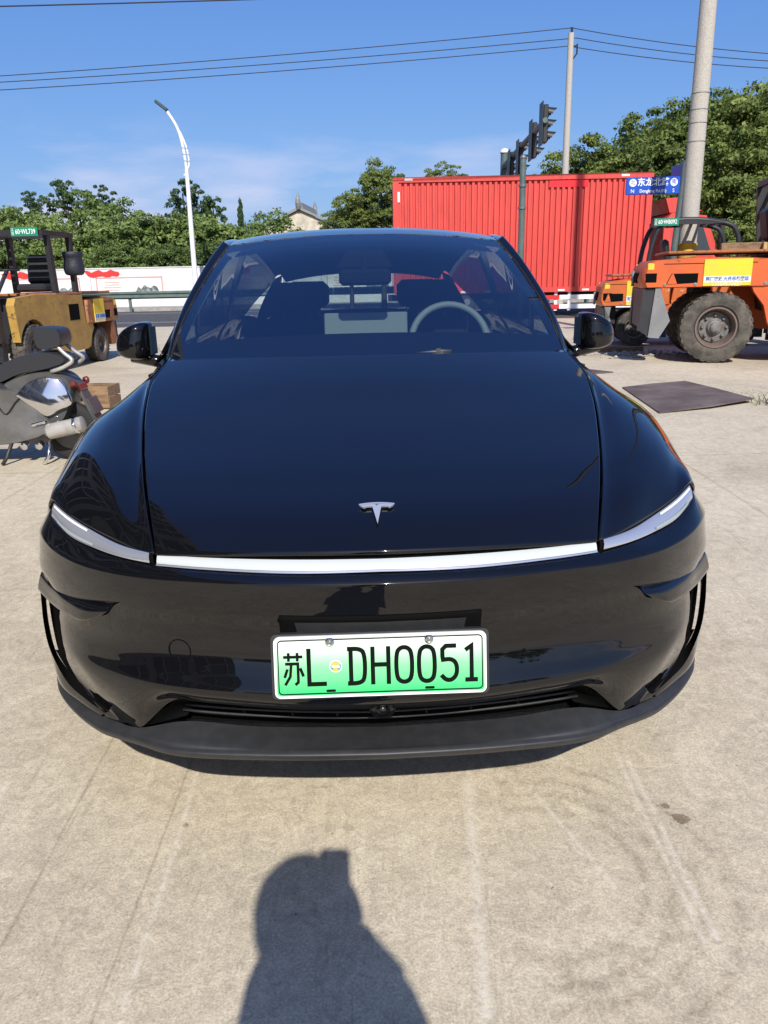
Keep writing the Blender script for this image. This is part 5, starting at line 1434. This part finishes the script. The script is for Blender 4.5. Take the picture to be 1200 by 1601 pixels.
    for k, x in enumerate(np.linspace(g0-.20 if not curved else g0+.08, g1 if not curved else g1-.32, 8)):
        mb = MB(); mb.box((x, 0, guard_h+.035), (.05 if 0 < k < 7 else .08, gw*2-.09, .05 if 0 < k < 7 else .08)); mb.build('guard_slat', MATS[leg_mat], gd)
    # mast and forks
    ms = empty('mast', (WB+tyre_f+.22, 0, 0)); ms.parent = f
    for sx_ in (-1, 1):
        mb = MB(); mb.box((0, sx_*.30*w, 1.05*S), (.13, .09, 1.95*S)); mb.build('mast_rail', MATS['lift_black'], ms)
        mb = MB(); mb.tube([(-.05, sx_*.2*w, .2), (-.05, sx_*.2*w, 1.9*S)], .035, 8); mb.build('lift_cylinder', MATS['lift_grey'], ms)
        mb = MB(); mb.prism([(.14, .62*S), (.20, .62*S), (.20, .09), (1.25, .05), (1.25, .035), (.14, .04)], sx_*.24*w-.06, sx_*.24*w+.06); mb.build('fork', MATS['lift_black'], ms)
    for z in (.35*S, .62*S, 1.9*S):
        mb = MB(); mb.box((.10 if z < 1 else 0, 0, z), (.06, w*.72, .09)); mb.build('carriage_bar', MATS['lift_black'], ms)
    # wheels
    for sx_ in (-1, 1):
        lift_wheel(f, 0, sx_*(hw-.13*S), tyre_r, .24*S, sx_)
        lift_wheel(f, WB, sx_*(hw-.14*S), tyre_f, .27*S, sx_)
    # banner on the flank and registration plate on the guard
    if banner:
        y = side*(hw+.010); bw, bh = .46*S, zt-zb-.04; bx = .05*S
        mb = MB(); mb.box((bx, y, (zt+zb)/2+.0), (bw, .012, bh), bev=.004); bn = mb.build('banner', MATS['banner_yellow'], f)
        mb = MB(); mb.box((bx, y+side*.0075, zb+bh*.30), (bw*.98, .003, bh*.24)); mb.build('banner_stripe', MATS['banner_white'], bn)
        rot = Matrix.Rotation(PI/2, 4, 'X') if side < 0 else Matrix.Rotation(PI, 4, 'Z') @ Matrix.Rotation(PI/2, 4, 'X')
        text_mesh('banner_lettering', texts[0], bh*.17, MATS['banner_blue'], bn, Matrix.Translation((bx, y+side*.011, zb+bh*.305)) @ rot, sx=bw/(bh*.17)/11.5, bold=.002)
        text_mesh('banner_number', texts[1], bh*.16, MATS['banner_white'], bn, Matrix.Translation((bx, y+side*.0085, zb+bh*.10)) @ rot, sx=1.25, bold=.001)
    if plate:
        px, ptxt, ply, face = plate
        pe = MB(); R_ = Matrix.Rotation(face, 3, 'Z')
        pe.box((px, ply, guard_h+.04), (.42*S**.5, .012, .13), R_); pp = pe.build('registration_plate', MATS['plate_teal'], f)
        nrm = R_ @ Vector((0, -.008, 0))
        text_mesh('plate_lettering', ptxt, .10, MATS['sign_white'], pp, Matrix.Translation(Vector((px, ply, guard_h+.038)) + nrm + (R_ @ Vector((.02, 0, 0)))) @ R_.to_4x4() @ Matrix.Rotation(PI/2, 4, 'X'), sx=.74*S**.4, bold=.001)
        for k, ch in enumerate('江苏'):
            text_mesh('plate_prefix', ch, .05, MATS['sign_white'], pp, Matrix.Translation(Vector((px, ply, guard_h+.065-.055*k)) + nrm + (R_ @ Vector((-.18*S**.5, 0, 0)))) @ R_.to_4x4() @ Matrix.Rotation(PI/2, 4, 'X'))
    return f
PHI = rad(-12)
fx_, fy_ = math.cos(PHI), math.sin(PHI)
# big orange forklift at the right edge: near flank is local -y
big = forklift('forklift', 'large orange forklift with big dusty tyre at the right edge', (5.13+.62*.2, 12.1+.62, 0), PHI, 1.45, -1, 'lift_orange', 'lift_orange', 'lift_black', None,
         guard_h=2.62, deck=1.62, tyre_f=.56, tyre_r=.53, WB=2.35, w=1.7, cw_back=1.12, gx0=.95, gx1=2.1, texts=('整厂搬迁 大件吊装搬运', '13607570827'), step=False)
blk = MB(); blk.box((5.62, 12.35, 1.70), (.78, .16, .11), Matrix.Rotation(PHI, 3, 'Z'), .006)
tag(blk.build('timber', MATS['wood']), 'brown timber beam lying on the deck of the large orange forklift', 'timber')
blk = MB(); blk.box((5.83, 12.18, 1.69), (.12, .14, .12), Matrix.Rotation(PHI, 3, 'Z'), .006)
tag(blk.build('timber', MATS['wood_pale']), 'pale cut timber block on the deck of the large orange forklift', 'timber')
# second orange forklift standing behind it
sec = forklift('forklift', 'older orange forklift with flaking paint half hidden behind the large one', (4.95, 15.6, 0), rad(-10), 1.1, -1, 'lift_orange_old', 'lift_orange_old', 'lift_black', (.42, '60·WB092', -.62, rad(6)),
         guard_h=2.18, deck=1.30, tyre_f=.42, tyre_r=.34, WB=1.85, w=1.25, cw_back=.66, gx0=.25, gx1=1.75, curved=True)
# worn yellow forklift on the left, coming towards the camera: near flank is its left (+y)
lft = forklift('forklift', 'battered yellow and rust forklift with black cab frame on the left', (-5.62, 14.35, 0), rad(-93), 1.0, 1, 'lift_rust', 'lift_yellow', 'lift_black', (1.79, '60·WL739', .30, rad(90)),
         guard_h=2.10, deck=1.20, tyre_f=.40, tyre_r=.31, WB=2.45, w=1.18, cw_back=.85, gx0=.86, gx1=1.72, low_mat='lift_rust', legs=(((.70, .62), (.74, 2.1)), ((1.42, .6), (1.52, 2.1))))
bag = MB()
bag.grid(loft([[(r_*math.cos(a), r_*math.sin(a), z) for a in np.linspace(0, 2*PI, 9)] for r_, z in ((.02, 0), (.14, .01), (.17, .10), (.15, .26), (.17, .33), (.16, .37))], 24, 16))
bo = bag.build('hanging_bag', MATS['bag_black'], None, True); bo.location = (-5.10, 13.55, 1.50)
tag(bo, 'black plastic bag hanging on the cab post of the yellow forklift', 'bag')

# ================================================================ SCOOTER on the left
M('scooter_silver', (.24, .24, .24), .3, metal=.7, coat=.3, col2=(.17, .17, .165), scale=5)
M('scooter_grey', (.05, .052, .054), .42, col2=(.085, .085, .083), scale=5)
M('scooter_seat', (.024, .026, .032), .42, bump=.1, bscale=60)
M('muffler_white', (.46, .45, .43), .35, metal=.3, col2=(.34, .32, .29), scale=8)
M('tail_red', (.16, .03, .02), .3)
sc = empty('scooter', (-2.50, 6.15, 0), 0, 'silver grey moped with black seat and rear backrest parked at the left', 'scooter')
def pr2(pts, y0, y1, name, mat, parent=sc, sm=False, rnd=.05, n_=36):
    mb = MB(); P = smooth_poly(pts, n_) if sm else pts
    if sm: bulge_prism(mb, P, y0, y1, rnd)
    else: mb.prism(P, y0, y1)
    return mb.build(name, MATS[mat], parent, sm, 50)
# x: 0 at the rear axle, front towards -x
def two_wheel(x, r, w_):
    W_ = empty('wheel', (x, 0, r)); W_.parent = sc
    mt = axis_mat((0, 0, 0), (0, 1, 0))
    mb = MB(); mb.lathe([(r*.62, -w_*.4), (r*.85, -w_*.5), (r*.97, -w_*.3), (r, 0), (r*.97, w_*.3), (r*.85, w_*.5), (r*.62, w_*.4)], 36, mt, False); mb.build('tyre', MATS['tyre'], W_, True, 60)
    mb = MB(); mb.lathe([(r*.64, -w_*.35), (r*.60, 0), (r*.64, w_*.35)], 28, mt); mb.lathe([(.05, -w_*.5), (.05, w_*.5)], 14, mt); rr = mb.build('rim', MATS['rim_dark'], W_, True, 40)
    for k in range(5):
        a = 2*PI*k/5; mb = MB(); mb.box((r*.33*math.cos(a), 0, r*.33*math.sin(a)), (r*.62, .03, .035), Matrix.Rotation(-a, 3, 'Y')); mb.build('spoke', MATS['rim_dark'], rr)
two_wheel(0, .235, .11); two_wheel(-1.28, .235, .10)
pr2([(.10, .62), (.02, .70), (-.18, .72), (-.46, .62), (-.50, .54), (-.34, .36), (-.12, .30), (-.02, .32), (.06, .45)], -.13, .13, 'rear_body', 'scooter_grey', sm=True, rnd=.07)
pr2([(-.345, .545), (-.24, .64), (-.09, .685), (.02, .655), (.075, .56), (.085, .47), (-.02, .42), (-.12, .375), (-.20, .43)], -.165, -.125, 'side_trim', 'chrome', sm=True, rnd=.018)
pr2([(-.345, .545), (-.24, .64), (-.09, .685), (.02, .655), (.075, .56), (.085, .47), (-.02, .42), (-.12, .375), (-.20, .43)], .125, .165, 'side_trim', 'chrome', sm=True, rnd=.018)
pr2([(-.52, .60), (-.30, .58), (-.14, .40), (-.08, .30), (-.12, .25), (-.36, .17), (-.62, .15), (-1.0, .17), (-1.02, .23), (-.66, .27), (-.55, .36)], -.155, .155, 'lower_fairing', 'scooter_silver', sm=True, rnd=.05)
pr2([(-.64, .66), (-.52, .745), (-.30, .835), (-.10, .872), (.05, .84), (.08, .80), (-.06, .745), (-.30, .705), (-.55, .62)], -.13, .13, 'seat', 'scooter_seat', sm=True, rnd=.06)
pr2([(-.14, 1.055), (-.02, 1.05), (.04, 1.03), (.045, .92), (-.01, .895), (-.13, .895), (-.155, .96)], -.12, .12, 'backrest_pad', 'scooter_seat', sm=True, rnd=.05)
for y in (-.13, .13):
    mb = MB(); mb.tube([tuple(p) for p in cr([(-.05, y, .72), (.07, y, .76), (.12, y*.9, .80), (.06, y*.8, .855), (.0, y*.7, .92)], 16)], .016, 8); mb.build('grab_rail', MATS['muffler_white'], sc, True)
mb = MB(); mb.tube([tuple(p) for p in cr([(-.14, -.175, .255), (-.04, -.18, .275), (.15, -.18, .315), (.17, -.18, .32)], 10)], [.03]+[.062]*8+[.05], 14); mf = mb.build('muffler', MATS['muffler_white'], sc, True, 40)
mb = MB(); mb.tube([(.10, -.18, .303), (.125, -.18, .309)], .066, 14); mb.build('muffler_band', MATS['chrome'], mf, True)
mb = MB(); mb.box((-.19, -.16, .325), (.13, .03, .028), Matrix.Rotation(rad(-14), 3, 'Y'), .008); mb.build('footrest', MATS['chrome'], sc)
mb = MB(); mb.prism([(.08, .64), (.115, .62), (.235, .33), (.21, .315)], -.07, .07); mb.build('mudguard', MATS['scooter_grey'], sc)
mb = MB(); mb.box((.12, 0, .585), (.04, .16, .06), Matrix.Rotation(rad(-20), 3, 'Y'), .01); mb.build('tail_lamp', MATS['tail_red'], sc)
for x, t_ in ((-.13, -.02), (-.42, -.06)):
    mb = MB(); mb.tube([(x, -.12, .22), (x+t_, -.17, .06), (x+t_-.03, -.20, .006)], [.016, .014, .016], 8); mb.build('stand_leg', MATS['lift_black' if x < -.3 else 'chrome'], sc, True)
mb = MB(); mb.box((-.30, 0, .22), (.34, .2, .14), bev=.04); mb.build('engine', MATS['rim_dark'], sc)
for x in (-.34, -.22):
    mb = MB(); mb.lathe([(.03, 0), (.03, .05), (.015, .06)], 12, axis_mat((x, -.11, .155), (0, -1, -.3))); mb.build('drain_plug', MATS['chrome'], sc, True, 40)
P = [(-.06+.04*math.cos(k*.9)*.6+.0, -.105+.03*math.sin(k*.9), .30+.0058*k) for k in range(44)]
mb = MB(); mb.tube(P, .006, 5); mb.build('shock_spring', MATS['chrome'], sc, True)
mb = MB(); mb.tube([(-.06, -.105, .27), (-.05, -.105, .58)], .012, 8); mb.build('shock_damper', MATS['rim_dark'], sc, True)
for y in (-.12, .12):
    mb = MB(); mb.lathe([(.0, 0), (.028, .006), (.03, .03), (0, .05)], 12, axis_mat((.10, y, .62), (.6, -1 if y < 0 else 1, 0))); mb.build('indicator', MATS['tail_red'], sc, True)
mb = MB(); mb.box((.21, 0, .44), (.012, .2, .13), Matrix.Rotation(rad(-22), 3, 'Y'), .004); mb.build('number_board', MATS['scooter_grey'], sc)
mb = MB(); mb.tube([tuple(p) for p in cr([(-.62, -.10, .60), (-.52, -.15, .52), (-.44, -.155, .40), (-.34, -.16, .50), (-.20, -.15, .60)], 18)], .007, 6); mb.build('cable', MATS['rubber'], sc, True)
pr2([(-.66, .62), (-.52, .66), (-.40, .60), (-.42, .50), (-.56, .36), (-.62, .42)], -.135, .135, 'front_cover', 'scooter_seat', sm=True, rnd=.05)
pr2([(-.95, .20), (-1.02, .45), (-1.08, .85), (-1.14, .95), (-1.20, .90), (-1.16, .5), (-1.08, .22)], -.19, .19, 'leg_shield', 'scooter_silver', sm=True, rnd=.05)
mb = MB(); mb.tube([(-1.28, -.09, .235), (-1.22, -.09, .5), (-1.14, 0, .8), (-1.06, 0, 1.0)], [.02, .025, .03, .03], 8); mb.build('fork', MATS['chrome'], sc, True)
mb = MB(); mb.tube([(-.98, -.33, 1.02), (-1.04, -.15, 1.04), (-1.08, 0, 1.02), (-1.04, .15, 1.04), (-.98, .33, 1.02)], .014, 8); mb.build('handlebar', MATS['rubber'], sc, True)
pr2([(-1.12, .95), (-1.02, .98), (-.98, 1.06), (-1.06, 1.12), (-1.18, 1.05)], -.12, .12, 'headlamp_cowl', 'scooter_silver', sm=True, rnd=.04)
pr2([(-1.46, .42), (-1.30, .52), (-1.14, .48), (-1.08, .38), (-1.12, .36), (-1.28, .47), (-1.44, .38)], -.07, .07, 'front_mudguard', 'scooter_silver')
for y in (-.25, .25):
    mb = MB(); mb.tube([(-1.03, y, 1.04), (-1.0, y*1.2, 1.2)], .006, 6); mb.lathe([(.055, 0), (.055, .015), (0, .02)], 16, axis_mat((-1.0, y*1.25, 1.24), (-1, 0, 0))); mb.build('mirror', MATS['rubber'], sc, True, 40)

# wooden crate pieces behind the scooter
cb = empty('wooden_crate', (-3.28, 8.85, 0), rad(-6), 'small weathered wooden crate on the ground behind the moped', 'crate')
for z in (.07, .20):
    for y in (-.15, .15):
        mb = MB(); mb.box((0, y, z), (.46, .022, .115), bev=.003); mb.build('board', MATS['wood'], cb)
    for x in (-.22, .22):
        mb = MB(); mb.box((x, 0, z), (.022, .278, .115), bev=.003); mb.build('board', MATS['wood'], cb)
mb = MB(); mb.box((0, 0, .012), (.44, .276, .02)); mb.build('base_board', MATS['wood'], cb)
mb = MB(); mb.box((3.95, 14.1, .05), (1.5, .14, .08), Matrix.Rotation(rad(-10), 3, 'Z'), .008)
tag(mb.build('timber', MATS['wood']), 'old timber on the ground under the older orange forklift', 'timber')

# ================================================================ behind the camera: what the paint mirrors
bl_ = empty('office_building', (-8.2, -3.0, 0), 0, 'plain grey concrete building with dark window bays left behind the camera', 'building')
mb = MB(); mb.box((-4, 3.5, 7.2), (8, 21, 14.4)); mb.build('wall', MATS['facade'], bl_)
for fl in range(4):
    for k in range(6):
        yc = -5.5+k*3.6
        mb = MB(); mb.box((.03, yc, 2.1+fl*3.5), (.14, 2.9, 2.6)); wd = mb.build('window', MATS['facade_dark'], bl_)
        for d in (-.7, .7):
            mb = MB(); mb.box((.12, yc+d, 2.1+fl*3.5), (.06, .10, 2.6)); mb.build('mullion', MATS['facade'], wd)
        mb = MB(); mb.box((.13, yc, 2.5+fl*3.5), (.06, 2.9, .10)); mb.build('transom', MATS['facade'], wd)
bk = empty('workshop', (-16, -42, 0), 0, 'long low workshop with pale gable far behind the camera', 'building')
mb = MB(); mb.prism([(-11, 0), (7, 0), (7, 4.2), (-2, 5.6), (-11, 4.2)], -10, 0); mb.build('hall', MATS['facade'], bk)
mb = MB(); mb.box((-2, .03, 1.9), (4.2, .1, 3.8)); mb.build('roller_door', MATS['facade_dark'], bk)
for k, (x, y, H, R) in enumerate(((6.5, -27, 5.5, 2.3), (11, -29, 6.4, 2.8), (15.5, -26, 5.8, 2.6), (20, -24, 6.8, 3.0), (1.5, -33, 5.6, 2.4))):
    tree(x, y, H, R, 'hedge', ('first', 'second', 'third', 'fourth', 'fifth')[k] + ' roadside tree of the row far behind the camera', 'trees behind the camera')

# ================================================================ the photographer, who stands behind the lens and throws the shadow
M('skin', (.42, .25, .17), .5, col2=(.36, .20, .14), scale=8)
M('hair_black', (.008, .007, .007), .5, bump=.4, bscale=60)
M('shirt_teal', (.015, .035, .04), .85, col2=(.02, .045, .05), scale=4, bump=.3, bscale=12)
M('trousers_dark', (.03, .032, .04), .85, bump=.3, bscale=10)
M('phone_black', (.01, .01, .012), .2)
PS = empty('person', (-.02, -.46, 0), 0, 'standing person in dark shirt and trousers holding up a phone with both hands', 'person')
def skin_mesh(name, pts, edges, mat, root=0, sub=2, parent=PS):
    """pts: (x, y, z, rx, ry)"""
    me = bpy.data.meshes.new(name); me.from_pydata([p[:3] for p in pts], edges, []); me.update()
    o = link(name, me, parent, MATS[mat])
    o.modifiers.new('skin', 'SKIN').use_smooth_shade = True
    lay = me.skin_vertices[0].data
    for v, p in zip(lay, pts):
        v.radius = (p[3], p[4]); v.use_root = False
    lay[root].use_root = True
    s = o.modifiers.new('sub', 'SUBSURF'); s.levels = sub; s.render_levels = sub
    return o
HZ = 1.53
pts = [(0, 0, .93, .14, .11),              # 0 pelvis
       (0, -.01, 1.10, .125, .10), (0, -.01, 1.26, .15, .11), (0, 0, 1.37, .10, .08), (.01, .04, 1.43, .085, .075),   # 1..4 torso, neck
       (0, .05, 1.49, .068, .082), (0, .055, 1.56, .074, .092), (0, .045, 1.625, .060, .075),                      # 5..7 head
       (.135, .06, 1.385, .07, .07), (.18, .14, 1.15, .052, .052), (.098, .31, 1.18, .058, .056), (.060, .40, 1.225, .046, .042),   # 8..11 right arm
       (-.105, -.06, 1.32, .06, .06), (-.13, .05, 1.12, .043, .043), (-.12, .31, 1.19, .033, .033), (-.055, .405, 1.255, .026, .026),  # 12..15 left arm
       (.09, 0, .85, .09, .09), (.10, .01, .48, .058, .058), (.105, -.02, .11, .042, .042),   # 16..18
       (-.09, 0, .85, .09, .09), (-.10, .01, .48, .058, .058), (-.105, -.02, .11, .042, .042),
       (.105, .03, .05, .045, .035), (.115, .14, .035, .042, .028), (-.105, .03, .05, .045, .035), (-.115, .14, .035, .042, .028)]
ed = [(0, 1), (1, 2), (2, 3), (3, 4), (4, 5), (5, 6), (6, 7), (2, 8), (8, 9), (9, 10), (10, 11), (2, 12), (12, 13), (13, 14), (14, 15),
      (0, 16), (16, 17), (17, 18), (0, 19), (19, 20), (20, 21), (18, 22), (22, 23), (21, 24), (24, 25)]
skin_mesh('body', pts, ed, 'skin')
gp = 1.13
sh = [(p[0], p[1], p[2], p[3]*1.13+.008, p[4]*1.13+.01) for p in pts]
skin_mesh('shirt', [sh[0], sh[1], sh[2], (0, 0, 1.36, .115, .095), sh[8], (.175, .11, 1.21, .066, .066), sh[12], (-.13, .02, 1.18, .055, .055)], [(0, 1), (1, 2), (2, 3), (2, 4), (4, 5), (2, 6), (6, 7)], 'shirt_teal')
skin_mesh('trousers', [(0, 0, .95, .16, .13), (.092, 0, .85, .105, .105), (.102, .01, .48, .08, .08), (.106, -.01, .12, .068, .068), (-.092, 0, .85, .105, .105), (-.102, .01, .48, .08, .08), (-.106, -.01, .12, .068, .068)], [(0, 1), (1, 2), (2, 3), (0, 4), (4, 5), (5, 6)], 'trousers_dark')
for s_ in (-1, 1):
    skin_mesh('shoe', [(s_*.105, -.05, .06, .05, .05), (s_*.108, .05, .05, .05, .04), (s_*.118, .16, .04, .045, .032)], [(0, 1), (1, 2)], 'rubber')
    # hand: palm with five fingers curled round the phone edge
    px = s_*.052; bz = 1.262 if s_ < 0 else 1.245
    H = [(px+s_*.018, .395, bz-.02, .024, .016), (px+s_*.012, .425, bz+.01, .030, .013)]
    E_ = [(0, 1)]
    for k, (dz, L_) in enumerate(((.034, .9), (.014, 1.0), (-.008, .95), (-.028, .75))):
        i = len(H); H += [(px+s_*.004, .452, bz+.012+dz, .0085, .0085), (px-s_*.016*L_, .466, bz+.016+dz, .008, .008), (px-s_*.034*L_, .460, bz+.014+dz, .007, .007)]
        E_ += [(1, i), (i, i+1), (i+1, i+2)]
    i = len(H); H += [(px-s_*.006, .415, bz+.036, .010, .010), (px-s_*.022, .424, bz+.052, .0085, .0085), (px-s_*.034, .432, bz+.06, .0075, .0075)]
    E_ += [(1, i), (i, i+1), (i+1, i+2)]
    skin_mesh('hand', H, E_, 'skin', 0, 1)
hr = MB(); hr.lathe([(.085, -.06), (.104, -.02), (.110, .03), (.104, .07), (.08, .105), (.04, .125), (0, .13)], 24, Matrix.Translation((-.012, .035, 1.555)) @ Matrix.Diagonal((1, 1.14, 1, 1))); hr.build('hair', MATS['hair_black'], PS, True)
mb = MB(); mb.lathe([(0, 0), (.012, .004), (.010, .022), (0, .03)], 10, axis_mat((0, .135, 1.535), (0, 1, -.3))); mb.build('nose', MATS['skin'], PS, True)
for s_ in (-1, 1):
    mb = MB(); mb.lathe([(.0, 0), (.012, .002), (.010, .008), (0, .010)], 12, axis_mat((s_*.030, .128, 1.560), (0, 1, 0))); mb.build('eye', MATS['sign_white'], PS, True)
    mb = MB(); mb.lathe([(.006, 0), (0, .002)], 10, axis_mat((s_*.030, .1385, 1.560), (0, 1, 0))); mb.build('pupil', MATS['hair_black'], PS)
    mb = MB(); mb.box((s_*.074, .045, 1.55), (.018, .035, .058), bev=.008); mb.build('ear', MATS['skin'], PS)
mb = MB(); mb.box((0, .130, 1.503), (.042, .012, .010), bev=.004); mb.build('mouth', MATS['shirt_teal'], PS)
ph = MB(); ph.prism(rrect(.074, .150, .012), -.0045, .0035)
po = ph.build('phone', MATS['phone_black'])
po.matrix_world = _m @ Matrix.Rotation(0, 4, 'X') @ Matrix.Translation((.010, -.062, .012)) @ Matrix.Rotation(PI/2, 4, 'X')
tag(po, 'black smartphone held upright at the camera position', 'phone')
